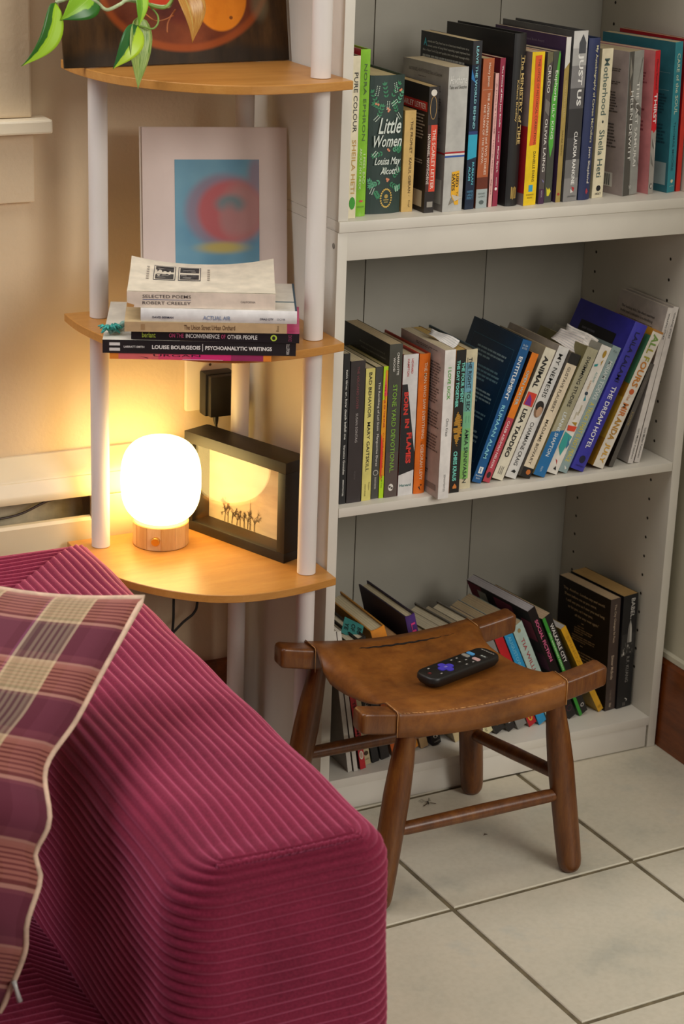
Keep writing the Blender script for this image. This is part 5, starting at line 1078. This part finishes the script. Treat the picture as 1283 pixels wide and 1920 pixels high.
t.l(t.math('ADD', 0.04, t.math('MULTIPLY', 0.96, t.math('POWER', lw.outputs['Facing'], 5.0))), mx.inputs[0]); t.l(tr.outputs[0], mx.inputs[1]); t.l(gl.outputs[0], mx.inputs[2]); t.l(mx.outputs[0], nt.nodes['Material Output'].inputs[0])
bm = bmesh.new(); box(bm, FB*0.9, FL_-FB*1.1, -0.0055, -0.0035, FB*0.85, FH-FB); mk('glass', bm, m, fr)

# ------------------------------------------------------------------ print in a pale mat, leaning on the back post
def ellipse_mask(t, sp, cx, cz, rx, rz, inner, outer):
    dx = t.math('DIVIDE', t.math('SUBTRACT', sp.outputs[0], cx), rx); dz = t.math('DIVIDE', t.math('SUBTRACT', sp.outputs[2], cz), rz)
    d = t.math('SQRT', t.math('ADD', t.math('MULTIPLY', dx, dx), t.math('MULTIPLY', dz, dz)))
    mr = t.n('ShaderNodeMapRange'); mr.interpolation_type = 'SMOOTHSTEP'; t.l(d, mr.inputs[0]); mr.inputs[1].default_value = inner; mr.inputs[2].default_value = outer; mr.inputs[3].default_value = 1; mr.inputs[4].default_value = 0
    return mr.outputs[0]
MW, MH = 0.2005, 0.2590
lean = math.radians(9.5)
mt = thing('matted_print', 'pale pink mat with a blurry blue and red print behind the stacked books', 'print', (-0.2070, 0.1770, 0.7340), (-lean, 0, math.radians(-16.3)))
# local: x along the foot, z up, face towards -y
bm = bmesh.new(); box(bm, 0, MW, 0, 0.0018, 0, MH); mk('mat', bm, textured('pale_pink_mat', '#e8d4cb', 0.6, 12, 0.02), mt)
bm = bmesh.new(); box(bm, -0.0035, MW-0.003, 0.0021, 0.0030, 0, MH+0.0008); mk('backing', bm, textured('cream_backing', '#dac9b8', 0.6, 12, 0.02), mt)
t = NT('blurry_fruit_print'); v = t.coord('Object'); sp = t.n('ShaderNodeSeparateXYZ'); t.l(v, sp.inputs[0])
c = t.ramp(t.noise(v, 14, 2), [(0.3, '#5f93b0'), (0.7, '#79a9bd')])
cx, cz = 0.112, 0.146
c = t.mix(ellipse_mask(t, sp, cx, cz, 0.053, 0.050, 0.85, 1.15), c, '#8f8294')
c = t.mix(ellipse_mask(t, sp, cx+0.010, cz-0.001, 0.048, 0.044, 0.82, 1.1), c, '#bf5f62')
c = t.mix(ellipse_mask(t, sp, cx+0.028, cz+0.000, 0.034, 0.045, 0.5, 1.2), c, '#b98480')
c = t.mix(ellipse_mask(t, sp, cx+0.009, cz+0.009, 0.022, 0.014, 0.4, 1.3), c, '#6f8488')
c = t.mix(ellipse_mask(t, sp, cx+0.008, cz-0.012, 0.016, 0.024, 0.3, 1.3), c, '#b27a78')
c = t.mix(t.math('MULTIPLY', ellipse_mask(t, sp, cx-0.002, cz-0.051, 0.042, 0.010, 0.3, 1.2), 0.85), c, '#c9b04a')
c = t.mix(t.math('MULTIPLY', ellipse_mask(t, sp, 0.157, cz+0.05, 0.014, 0.03, 0.3, 1.2), 0.7), c, '#a07884')
bm = bmesh.new(); box(bm, 0.0445, 0.1615, -0.0004, 0.0002, 0.030, MH-0.0435); mk('print', bm, t.base(c, 0.45), mt)

# ------------------------------------------------------------------ still-life painting on the top board
pa = thing('painting', 'dark unframed still-life painting of orange fruit in a reddish bowl on the top board', 'painting', (-0.330, 0.1435, 1.0826), (-math.radians(10), 0, math.radians(2.2)))
t = NT('oil_still_life'); v = t.coord('Object'); sp = t.n('ShaderNodeSeparateXYZ'); t.l(v, sp.inputs[0])
n1 = t.noise(v, 9, 6, 0.65); n2 = t.noise(t.coord('Object', (9, 1, 2.0)), 7, 5)
c = t.ramp(n1, [(0.25, '#1f150c'), (0.5, '#3a2815'), (0.75, '#5a4024')])
c = t.mix(0.45, c, t.ramp(n2, [(0.3, '#251a0e'), (0.65, '#6a4a26')]))
c = t.mix(t.math('MULTIPLY', ellipse_mask(t, sp, 0.165, -0.005, 0.30, 0.035, 0.6, 1.0), 0.7), c, '#2a2620')
c = t.mix(ellipse_mask(t, sp, 0.176, 0.105, 0.128, 0.092, 0.94, 1.0), c, '#9a4a1c')
c = t.mix(ellipse_mask(t, sp, 0.176, 0.108, 0.121, 0.086, 0.93, 1.0), c, t.ramp(n1, [(0.3, '#4a1c10'), (0.7, '#84401e')]))
c = t.mix(ellipse_mask(t, sp, 0.185, 0.115, 0.098, 0.070, 0.8, 1.0), c, t.ramp(n1, [(0.3, '#33140c'), (0.7, '#7a2c16')]))
c = t.mix(ellipse_mask(t, sp, 0.228, 0.085, 0.040, 0.046, 0.92, 1.0), c, t.ramp(n1, [(0.3, '#c8600e'), (0.6, '#ea8a1c')]))
c = t.mix(ellipse_mask(t, sp, 0.242, 0.058, 0.0035, 0.003, 0.5, 1.0), c, '#8a4a14')
c = t.mix(ellipse_mask(t, sp, 0.135, 0.110, 0.034, 0.040, 0.9, 1.0), c, '#c8401a')
c = t.mix(t.math('MULTIPLY', ellipse_mask(t, sp, 0.285, 0.075, 0.018, 0.03, 0.3, 1.0), 0.6), c, '#7a7258')
t.bump(t.noise(v, 70, 5), 0.4, 0.0012)
bm = bmesh.new(); box(bm, 0, 0.3265, 0, 0.004, 0, 0.172, 0, 0.0008); mk('panel', bm, t.base(c, 0.5, 0.12), pa)

# ------------------------------------------------------------------ stack of books on the middle beech board
YW = math.radians(-23.61); SD = Vector((math.cos(YW), math.sin(YW), 0)); SN = Vector((-math.sin(YW), math.cos(YW), 0))
S0 = Vector((-0.3341, -0.0006, 0))
def lying(label, s0, s1, off, z0, t, d, yawd=0.0, **kw):
    L = s1-s0; o = S0+SD*s1+SN*off; z = z0
    return book(label, 0, 0, 0, t, L, d, group='stacked books on the middle beech board', pose=((o.x, o.y, z), (0, -math.pi/2, YW+math.radians(yawd))), **kw)
# spine runs left to right, so 'a' goes from the left end (0) to the right end (1), v from the bottom (0) to the top (1)
random.seed(3)
lying('thin pink and orange paperback at the bottom of the stack', 0.009, 0.2172, 0.001, 0.7337, 0.0077, 0.17, cover='#d83a6a', spine='#e0546a', page='#e8dccc',
      sp=[('r', 0, 0.055, 0, 1, '#e8862a'), ('r', 0.055, 0.3, 0, 1, '#e06a68'), ('r', 0.3, 0.5, 0, 1, '#e04a6c'), ('r', 0.5, 0.75, 0, 1, '#d82a72'), ('r', 0.75, 0.95, 0, 1, '#9a2a5c'), ('r', 0.95, 1, 0, 1, '#e8862a'), ('t', 'URGAN', 0.27, 0.56, 0.55, 0.95, '#2a1420'), ('r', 0.45, 0.7, 0.05, 0.12, '#f0d8dc'), ('q', [(0.18, 0.6), (0.235, 0.2), (0.24, 0.28)], '#2a1420')])
b_ = lying('thick black paperback with white capitals and two white bars, second from stack bottom', 0.0, 0.2487, 0.0, 0.7417, 0.0176, 0.198, cover='#cfd2c4', spine='#262023', back='#ddd8cc', page='#d8cdb8', rough=0.35,
      sp=[('r', 0.035, 0.09, 0.58, 0.80, '#d6cfcc'), ('r', 0.035, 0.09, 0.18, 0.40, '#d6cfcc'), ('t', 'LARRATT-SMITH', 0.11, 0.215, 0.42, 0.58, '#e8e2de', 0.02), ('t', 'LOUISE BOURGEOIS', 0.255, 0.505, 0.36, 0.66, '#f0eae6', 0.03), ('r', 0.515, 0.518, 0.24, 0.80, '#f0eae6'), ('t', 'PSYCHOANALYTIC WRITINGS', 0.53, 0.875, 0.36, 0.66, '#f0eae6', 0.03), ('h', 'VIOLETTE', 0.95, 0.966, 0.1, 0.9, '#d8d0cc', 0.01)],
      fc=[('r', 0.0, 0.06, 0.02, 0.60, '#a58a72'), ('r', 0.0, 0.05, 0.10, 0.30, '#5a4a40'), ('r', 0.01, 0.06, 0.34, 0.5, '#8a6a58')])
lying('black-spined paperback with pink and white capitals and pink cover, mid-stack', 0.0365, 0.2525, -0.004, 0.7600, 0.0127, 0.14, -1.6, cover='#e0dcd6', spine='#221b20', back='#e0508c', page='#e6ddd4', rough=0.35,
      sp=[('t', 'berlant', 0.065, 0.145, 0.22, 0.78, '#b4cc4a', 0.01), ('t', 'ON THE', 0.225, 0.312, 0.28, 0.72, '#c84a7c', 0.015), ('t', 'INCONVENIENCE', 0.325, 0.525, 0.28, 0.72, '#f2eeec', 0.015), ('t', 'OF', 0.535, 0.56, 0.28, 0.72, '#c84a7c', 0.015), ('t', 'OTHER PEOPLE', 0.572, 0.75, 0.28, 0.72, '#f2eeec', 0.015), ('o', 0.848, 0.5, 0.0042, 0.0042, '#c2d84a'), ('o', 0.848, 0.5, 0.0022, 0.0026, '#221b20', 0.0003), ('h', 'DUKE', 0.935, 0.955, 0.2, 0.85, '#8a3a5c', 0.01)],
      fc=[('r', 0.02, 0.035, 0.80, 0.90, '#f2e6ea'), ('r', 0.04, 0.06, 0.83, 0.88, '#f2e6ea')])
lying('tan hardcover with brown lettering, third from the top of the stack', 0.0286, 0.2363, -0.005, 0.7729, 0.0128, 0.145, 1.0, cover='#b5946c', spine='#c3a37a', back='#cdb48a', page='#d8c9a8', rough=0.55,
      sp=[('t', 'The Union Street Urban Orchard', 0.365, 0.68, 0.26, 0.76, '#5a3a20', 0.006), ('r', 0.10, 0.125, 0.2, 0.8, '#a8845c'), ('h', 'Boo', 0.935, 0.95, 0.2, 0.8, '#6a4a2c')])
lying('white hardcover with navy and grey-blue lettering, second from the top of the stack', 0.0491, 0.2487, -0.005, 0.7859, 0.0168, 0.148, hard=True, cover='#d8d6d2', spine='#ece8e6', back='#e6e2d8', page='#d8d0c4', rough=0.3, bulge=0.0018,
      sp=[('t', 'DAVID BERMAN', 0.075, 0.21, 0.28, 0.44, '#2a2f48', 0.02), ('t', 'ACTUAL AIR', 0.40, 0.575, 0.22, 0.54, '#7f8fae', 0.008), ('t', 'DRAG CITY', 0.765, 0.85, 0.28, 0.44, '#2a2f48', 0.02), ('t', 'DC198', 0.875, 0.925, 0.28, 0.44, '#6a6870')],
      fc=[('r', 0.30, 0.33, 0.0, 1.0, '#3a6478'), ('r', 0.0, 1.0, 0.0, 0.012, '#2c4a5c')])
poem = lying('cream paperback with a curled cover and small black picture panels, on top of the stack', 0.0314, 0.2208, -0.001, 0.8030, 0.0205, 0.142, cover='#ddd0bc', spine='#e6d3c2', back='#ebe1cc', page='#d6c8ac', rough=0.5,
      sp=[('t', 'SELECTED POEMS', 0.105, 0.43, 0.62, 0.82, '#4a4040', 0.004), ('r', 0.105, 0.43, 0.50, 0.53, '#4a5a8a'), ('t', 'ROBERT CREELEY', 0.105, 0.43, 0.20, 0.40, '#4a4040', 0.004), ('t', 'CALIFORNIA', 0.765, 0.865, 0.40, 0.52, '#5a5050'), ('q', [(0.0, 0.02), (0.0, 0.30), (0.05, 0.16), (0.045, 0.02)], '#c08a4c')])
# curled front cover of the top book, with its printed panels
bm = bmesh.new(); PL, PD, PT = 0.1894, 0.140, 0.0205
def curl(u, v):           # u along the spine left->right, v from spine to fore-edge ; book-local coordinates (x up, y depth, z towards left)
    lift = 0.010*v**2*(0.35+1.0*abs(2*u-1)**2.2)+0.0006
    return Vector((PT+lift, 0.0008+PD*v, PL*(1-u)))
grid(bm, curl, 20, 12)
o = mk('curled_cover', bm, paint('#ebe1cc', 0.5), poem, True)
P = Print()
def cq(u0, u1, v0, v1, col, lift=0.0004, n=4):
    for i in range(n):
        a, b = u0+(u1-u0)*i/n, u0+(u1-u0)*(i+1)/n
        P.poly([curl(a, v0)+Vector((lift, 0, 0)), curl(b, v0)+Vector((lift, 0, 0)), curl(b, v1)+Vector((lift, 0, 0)), curl(a, v1)+Vector((lift, 0, 0))], col)
random.seed(8)
for u0, u1 in ((0.165, 0.315), (0.335, 0.49)):
    cq(u0, u1, 0.40, 0.86, '#2a2c40'); cq(u0+0.004, u1-0.004, 0.415, 0.845, '#e2d8c4', 0.0006)
    for v0, v1 in ((0.43, 0.60), (0.66, 0.83)):
        cq(u0+0.012, u1-0.012, v0, v1, '#3a3836', 0.0008)
        for k in range(9):
            a = u0+0.014+(u1-u0-0.06)*random.random(); w = 0.02+0.03*random.random(); vv = v0+0.02+(v1-v0-0.05)*random.random()
            cq(a, min(a+w, u1-0.013), vv, vv+0.022, random.choice(('#8a8680', '#1e1d1c', '#a8a298', '#5a5854')), 0.0010, 1)
for u, s in ((0.115, 1), (0.535, 1)):
    for k in range(6): cq(u, u+0.018, 0.42+k*0.07, 0.46+k*0.07, '#a59a8c', 0.0005, 1)
P.done('cover_print', poem)

# teal crocheted bookmark hanging out of the black book
random.seed(21)
bk = thing('bookmark', 'fuzzy teal crocheted bookmark sticking out of the left side of the stack', 'bookmark', (-0.30, 0.035, 0.7600))
bm = bmesh.new(); core = catmull([(-0.262, 0.062, 0.7668), (-0.276, 0.052, 0.7672), (-0.289, 0.042, 0.7652), (-0.300, 0.030, 0.7648), (-0.310, 0.020, 0.7650), (-0.318, 0.0175, 0.7646)], 5)
tube(bm, core, [0.0040+0.0008*math.sin(k*1.4) for k in range(len(core))], 8); o = mk('strap', bm, textured('grey_teal_yarn', '#7fa39a', 0.9, 300, 0.3, 500, 0.6, 0.001), bk, True); o.location = (0.30, -0.035, -0.7600)
bm = bmesh.new()
for k in range(34):
    q = random.uniform(0, 2*math.pi); p = Vector((-0.316, 0.0185, 0.7660)); r = 0.008+0.006*random.random()
    a = p+Vector((0.003*math.cos(q), 0.003*math.sin(q), 0.001)); b = p+Vector((r*math.cos(q)*1.25, r*math.sin(q)*0.9, random.uniform(-0.004, 0.005)))
    mids = (a+b)/2+Vector((random.uniform(-.003, .003), random.uniform(-.003, .003), 0.004)); b.z = max(b.z, 0.7605)
    tube(bm, [a, mids, b], [0.0016, 0.0018, 0.0010], 6)
o = mk('fringe', bm, textured('teal_yarn', '#3f9a92', 0.9, 300, 0.3, 500, 0.6, 0.001), bk, True); o.location = (0.30, -0.035, -0.7600); o['kind'] = 'stuff'

# ------------------------------------------------------------------ paper slips between the books
def slip(name, label, corners, curlh, col, lines, rough=0.7, texts=()):
    A, B, C_, D_ = [Vector(c) for c in corners]     # foot near, foot far, head far, head near
    o_ = (A+B+C_+D_)/4
    root = thing(name, label, 'paper', o_)
    N = (B-A).cross(D_-A).normalized()
    fnp = lambda u, v: A.lerp(B, u).lerp(D_.lerp(C_, u), v)+N*(curlh*math.sin(math.pi*v)*1.0+0.002*math.sin(6*u+3*v))-o_
    bm = bmesh.new(); grid(bm, fnp, 8, 8); o = mk('sheet', bm, paint(col, rough), root, True)
    md = o.modifiers.new('thickness', 'SOLIDIFY'); md.thickness = 0.0003
    P = Print()
    for k in range(lines):
        v = (k+0.7)/(lines+0.6)
        for i in range(6):
            for sg in (1, -1): P.poly([fnp(i/6, v)+N*0.0005*sg, fnp((i+1)/6, v)+N*0.0005*sg, fnp((i+1)/6, v+0.018)+N*0.0005*sg, fnp(i/6, v+0.018)+N*0.0005*sg], '#8f9aa0')
    for s, u0, u1, v0, v1 in texts:
        X = (fnp(u1, v0)-fnp(u0, v0)); Y = (fnp(u0, v1)-fnp(u0, v0)); L, H = X.length, Y.length
        for sg in (1,): P.text(s, '#4a4a50', fnp(u0, v0)+N*0.0025*(1 if N.y < 0 else -1), X.normalized(), Y.normalized(), L, H)
    P.done('ruled_lines', root)
    return root
slip('paper_slip', 'white ruled paper slip folded over the yellow halftone book', [(0.1900, 0.008, 0.6965), (0.1729, 0.05, 0.7077), (0.1824, 0.055, 0.7147), (0.2055, 0.014, 0.7045)], 0.002, '#e6e2de', 5)
slip('paper_slip', 'crumpled ruled note with handwriting, nearer of two tucked into the leaning books', [(0.4158, 0.030, 0.6600), (0.3877, 0.060, 0.6800), (0.4107, 0.070, 0.691), (0.4313, 0.035, 0.6844)], 0.004, '#ded5d0', 6)
slip('paper_slip', 'curled ruled note behind another slip, against the violet hardcover', [(0.4357, 0.032, 0.6660), (0.4150, 0.060, 0.6860), (0.4229, 0.072, 0.6968), (0.4572, 0.037, 0.6765)], 0.007, '#e4dcd4', 6)
def teal_note():
    root = thing('bookmark_slip', 'torn teal paper slip with black capitals in the cream-paged bottom-shelf book', 'paper', (0.0865, 0.08, 0.254))
    A, B, C_, D_ = [Vector(p)-Vector((0.0865, 0.08, 0.254))+Vector((-0.0107, -0.0204, 0.0098)) for p in ((0.0901, 0.060, 0.2396), (0.0729, 0.090, 0.2484), (0.0834, 0.100, 0.2678), (0.0996, 0.070, 0.2624))]
    bm = bmesh.new(); grid(bm, lambda u, v: A.lerp(B, u).lerp(D_.lerp(C_, u), v), 4, 4)
    o = mk('sheet', bm, paint('#3a8a84', 0.6), root); md = o.modifiers.new('thickness', 'SOLIDIFY'); md.thickness = 0.0004
    P = Print(); f = lambda u, v: A.lerp(B, u).lerp(D_.lerp(C_, u), v); N = (B-A).cross(D_-A).normalized()
    if N.y > 0: N = -N
    for s, u0, u1, v0, v1 in (('BO', 0.06, 0.26, 0.78, 0.42), ('OF', 0.38, 0.58, 0.82, 0.42), ('YE', 0.70, 0.90, 0.72, 0.30)):
        X = f(u0, v1)-f(u0, v0); Y = f(u0, v0)-f(u1, v0)
        P.text(s, '#17201f', f(u1, v0)+N*0.0006, X.normalized(), Y.normalized(), X.length, Y.length, 0.01)
    P.done('lettering', root)
teal_note()

# ------------------------------------------------------------------ socket, adapter and cables
so = thing('wall_socket', 'cream double socket plate with round pin holes above the adapter', 'socket', (-0.06, 0.299, 0.59))
bm = bmesh.new(); box(bm, -0.0965, -0.004, 0.2895, 0.2995, 0.552, 0.640, 0, 0.003); o = mk('plate', bm, TRIM, so); o.location = (0.06, -0.299, -0.59); sharp(o, 35)
bm = bmesh.new()
for cx, cz, r in ((-0.0585, 0.6215, 0.0022), (-0.0700, 0.628, 0.0018), (-0.0460, 0.628, 0.0018)):
    bm2 = [bm.verts.new((cx+r*math.cos(k*math.pi/6), 0.2892, cz+r*math.sin(k*math.pi/6))) for k in range(12)]; bm.faces.new(bm2)
o = mk('pin_hole', bm, paint('#6a5a48', 0.8), so, recalc=False); o.location = (0.06, -0.299, -0.59); o['kind'] = 'stuff'
ad = thing('power_adapter', 'black power adapter plugged into the wall socket above the frame', 'adapter', (-0.056, 0.27, 0.58))
bm = bmesh.new(); box(bm, -0.0755, -0.0290, 0.2660, 0.2890, 0.5490, 0.6140, 0, 0.002); box(bm, -0.0725, -0.0320, 0.2530, 0.2660, 0.5505, 0.6125, 0, 0.002)
o = mk('housing', bm, BLACK, ad); o.location = (0.056, -0.27, -0.58); sharp(o, 35)
bm = bmesh.new(); tube(bm, [(-0.060, 0.262, 0.5505), (-0.060, 0.262, 0.543), (-0.0595, 0.262, 0.537)], [0.0042, 0.0040, 0.0026], 10)
o = mk('strain_relief', bm, BLACK, ad); o.location = (0.056, -0.27, -0.58); sharp(o, 50)
bm = bmesh.new(); tube(bm, catmull([(-0.0595, 0.262, 0.538), (-0.058, 0.264, 0.520), (-0.056, 0.272, 0.49), (-0.058, 0.278, 0.42), (-0.075, 0.272, 0.34), (-0.0863, 0.262, 0.2603), (-0.093, 0.26, 0.240), (-0.1141, 0.26, 0.2242), (-0.15, 0.26, 0.19)], 6), 0.0021, 8)
o = mk('cable', bm, BLACK, ad, True); o.location = (0.056, -0.27, -0.58)
bm = bmesh.new(); tube(bm, catmull([(-0.150, 0.2395, 0.392), (-0.136, 0.2405, 0.33), (-0.1345, 0.2410, 0.2697), (-0.1365, 0.241, 0.22), (-0.15, 0.241, 0.10), (-0.17, 0.24, 0.003)], 6), 0.0022, 8)
tag(mk('lamp_cable', bm, BLACK, None, True), 'black cable hanging below the lowest beech board, left of the other cable', 'cable')
bm = bmesh.new(); box(bm, -0.030, -0.006, 0.10, 0.165, 0.0003, 0.024, 0, 0.004); mkp = mk('power_strip', bm, BLACK); tag(mkp, 'black power strip lying on the floor behind the corner shelf posts', 'power strip'); sharp(mkp, 35)

# ------------------------------------------------------------------ trailing pothos
po = thing('trailing_pothos', 'trailing pothos with variegated green leaves hanging over the painting', 'plant', (-0.24, 0.07, 1.4302))
def pob(name, bm, m, sm=True, parent=None):
    o = mk(name, bm, m, po, sm); o.location = (0.24, -0.07, -1.4302); return o
bm = bmesh.new(); lathe(bm, [(0, 1.4303), (0.045, 1.4303), (0.062, 1.53), (0.064, 1.532), (0.058, 1.532), (0.054, 1.52), (0, 1.52)], 32, -0.17, 0.09)
pob('pot', bm, textured('terracotta', '#a5623c', 0.8, 20, 0.1))
def leafmat(name, a, b, thr, stripe=0):
    t = NT(name); uvn = t.n('ShaderNodeTexCoord'); sp = t.n('ShaderNodeSeparateXYZ'); t.l(uvn.outputs['UV'], sp.inputs[0])
    n = t.noise(t.coord('Object'), 60, 4)
    if stripe:
        mp = t.n('ShaderNodeMapping'); mp.inputs['Scale'].default_value = (2.5, 16, 1); t.l(uvn.outputs['UV'], mp.inputs[0])
        c = t.ramp(t.noise(mp.outputs[0], 2.2, 3), [(0.35, a), (0.62, b)])
    else:
        f = t.math('ADD', t.math('SUBTRACT', 1.0, sp.outputs[1]), t.math('MULTIPLY', t.math('SUBTRACT', n, 0.5), 0.28))
        c = t.ramp(f, [(thr-0.02, a), (thr+0.02, b)])
    mid = t.math('LESS_THAN', t.math('ABSOLUTE', t.math('SUBTRACT', sp.outputs[1], 0.5)), 0.012)
    c = t.mix(t.math('MULTIPLY', mid, 0.4), c, '#c8e27a')
    m = t.base(c, 0.35); t.b.inputs['Transmission Weight'].default_value = 0.0; t.b.inputs['Subsurface Weight'].default_value = 0.0
    return m
LM = {'lime': leafmat('leaf_lime_edge', '#2f6a1c', '#a6d22c', 0.33), 'split': leafmat('leaf_split', '#2f6f34', '#b8dc30', 0.5), 'green': leafmat('leaf_bright', '#6fae2c', '#a8d840', 0.6), 'stripe': leafmat('leaf_striped', '#5f8a2a', '#b8cc7a', 0.5, 1), 'dry': leafmat('leaf_dry', '#b5762a', '#d8a85a', 0.5, 1), 'dark': leafmat('leaf_dark_edge', '#8fc52a', '#2f7022', 0.66)}
def leaf(P0, P1, side, w, m, bend=0.01, curve=0.0, fold=0.25, nrm=(0.35, -0.9, 0.25)):
    P0, P1 = Vector(P0), Vector(P1); ax = (P1-P0); L = ax.length; ax.normalize(); nn = Vector(nrm); sd = ax.cross(nn).normalized(); nn = sd.cross(ax).normalized()
    bm = bmesh.new(); ul = bm.loops.layers.uv.new('UVMap')
    def fn(u, v):
        s = (v-0.5)*2; wd = w*(math.sin(math.pi*u**0.62)**0.85)*(1-u**6*0.6) if 0 < u < 1 else 0.0
        wd = max(wd, 0.0004)
        return P0+ax*(L*u)+sd*(s*wd/2+side*math.sin(math.pi*u)*curve)+nn*(bend*math.sin(math.pi*u)+fold*abs(s)*wd*0.5)
    grid(bm, fn, 16, 8, 0, ul); o = pob('leaf', bm, LM[m]); md = o.modifiers.new('thickness', 'SOLIDIFY'); md.thickness = 0.0005
    return o
y = 0.03
leaf((-0.3800, y, 1.1790), (-0.4286, y-0.01, 1.1052), -1, 0.030, 'lime', 0.006, 0.012, 0.1)
leaf((-0.3270, y+0.005, 1.1900), (-0.3760, y-0.005, 1.1580), 1, 0.042, 'dark', 0.006, 0.0, 0.15)
leaf((-0.2735, y, 1.1490), (-0.3110, y-0.012, 1.0985), 1, 0.034, 'split', 0.006, 0.0, 0.2)
leaf((-0.2690, y+0.006, 1.1600), (-0.2746, y-0.004, 1.0714), 1, 0.037, 'stripe', 0.004, 0.004, 0.25)
leaf((-0.2720, y-0.004, 1.1950), (-0.2762, y-0.010, 1.1485), 1, 0.020, 'green', 0.004, 0.0, 0.2)
leaf((-0.2180, y+0.006, 1.1960), (-0.1998, y, 1.1261), 1, 0.042, 'dry', 0.010, 0.0, 0.5)
STEM = textured('green_stem', '#7fa046', 0.5, 60, 0.15); STEMP = textured('pale_stem', '#a8b48a', 0.6, 80, 0.2); STEMR = textured('reddish_stem', '#b5683a', 0.6, 80, 0.2)
bm = bmesh.new(); tube(bm, catmull([(-0.17, 0.05, 1.524), (-0.180, 0.01, 1.545), (-0.19, -0.040, 1.47), (-0.20, -0.048, 1.40), (-0.215, -0.01, 1.27), (-0.2262, y, 1.1824), (-0.2369, y, 1.1716), (-0.2618, y, 1.1752), (-0.2865, y, 1.1800), (-0.297, y, 1.1752), (-0.3145, y, 1.1691), (-0.3290, y, 1.1796), (-0.350, y, 1.186), (-0.3800, y, 1.1790)], 6), 0.0022, 8); pob('stem', bm, STEMP)
bm = bmesh.new(); tube(bm, catmull([(-0.2262, y-0.004, 1.184), (-0.2380, y-0.006, 1.172), (-0.2500, y-0.006, 1.1716), (-0.262, y-0.006, 1.176), (-0.268, y-0.004, 1.182)], 6), 0.0021, 8); pob('stem', bm, STEM)
bm = bmesh.new(); tube(bm, catmull([(-0.2583, y, 1.1735), (-0.2490, y-0.004, 1.162), (-0.2490, y-0.006, 1.152), (-0.2560, y-0.006, 1.1455), (-0.2660, y-0.002, 1.1475), (-0.2730, y, 1.1490)], 6), 0.0012, 8); pob('stem', bm, STEM)
bm = bmesh.new(); tube(bm, catmull([(-0.2640, y+0.002, 1.164), (-0.250, y+0.002, 1.1545), (-0.238, y, 1.1555), (-0.225, y, 1.161)], 5), 0.0009, 6); pob('stem', bm, STEMR)
bm = bmesh.new(); tube(bm, catmull([(-0.2230, y, 1.168), (-0.2330, y, 1.153), (-0.2350, y-0.002, 1.1395)], 5), 0.0011, 6); pob('stem', bm, STEMR)
bm = bmesh.new(); tube(bm, catmull([(-0.2690, y+0.006, 1.1600), (-0.266, y+0.004, 1.170), (-0.262, y, 1.1755)], 5), 0.0012, 6); pob('stem', bm, STEM)

# ------------------------------------------------------------------ insect and crumbs on the floor
ins = thing('insect', 'small dead long-legged insect on the white tile near the kick plate', 'insect', (0.1686, -0.0300, 0.0))
bm = bmesh.new(); tube(bm, [(-0.001, -0.003, 0.0016), (0.0, 0.0, 0.0018), (0.001, 0.004, 0.0016), (0.0012, 0.006, 0.0014)], [0.0006, 0.001, 0.0011, 0.0004], 8); mk('body', bm, paint('#3a2c1c', 0.6), ins, True)
for sx in (-1, 1):
    bm = bmesh.new(); vs = [bm.verts.new(p) for p in ((0, 0, 0.002), (sx*0.004, -0.0010, 0.0022), (sx*0.011, -0.004, 0.0008), (sx*0.0105, -0.0055, 0.0006), (sx*0.004, -0.003, 0.0016))]; bm.faces.new(vs); mk('wing', bm, paint('#5a4a34', 0.6), ins)
    for k in range(3):
        bm = bmesh.new(); tube(bm, [(0, 0.001*k, 0.0016), (sx*(0.004+0.001*k), 0.004+0.003*k, 0.004), (sx*(0.008+0.001*k), 0.007+0.003*k, 0.0003)], 0.00022, 5); mk('leg', bm, paint('#3a2c1c', 0.6), ins)
bm = bmesh.new(); tube(bm, [(0.196, -0.148, 0.0008), (0.199, -0.146, 0.0012), (0.203, -0.147, 0.0006)], [0.0004, 0.0010, 0.0003], 6); tube(bm, [(0.1985, -0.1465, 0.001), (0.200, -0.1425, 0.0006)], [0.0004, 0.0002], 5)
tag(mk('crumb', bm, paint('#4a3a24', 0.8), None), 'tiny dark crumb in the middle of the tile under the stool', 'crumb')
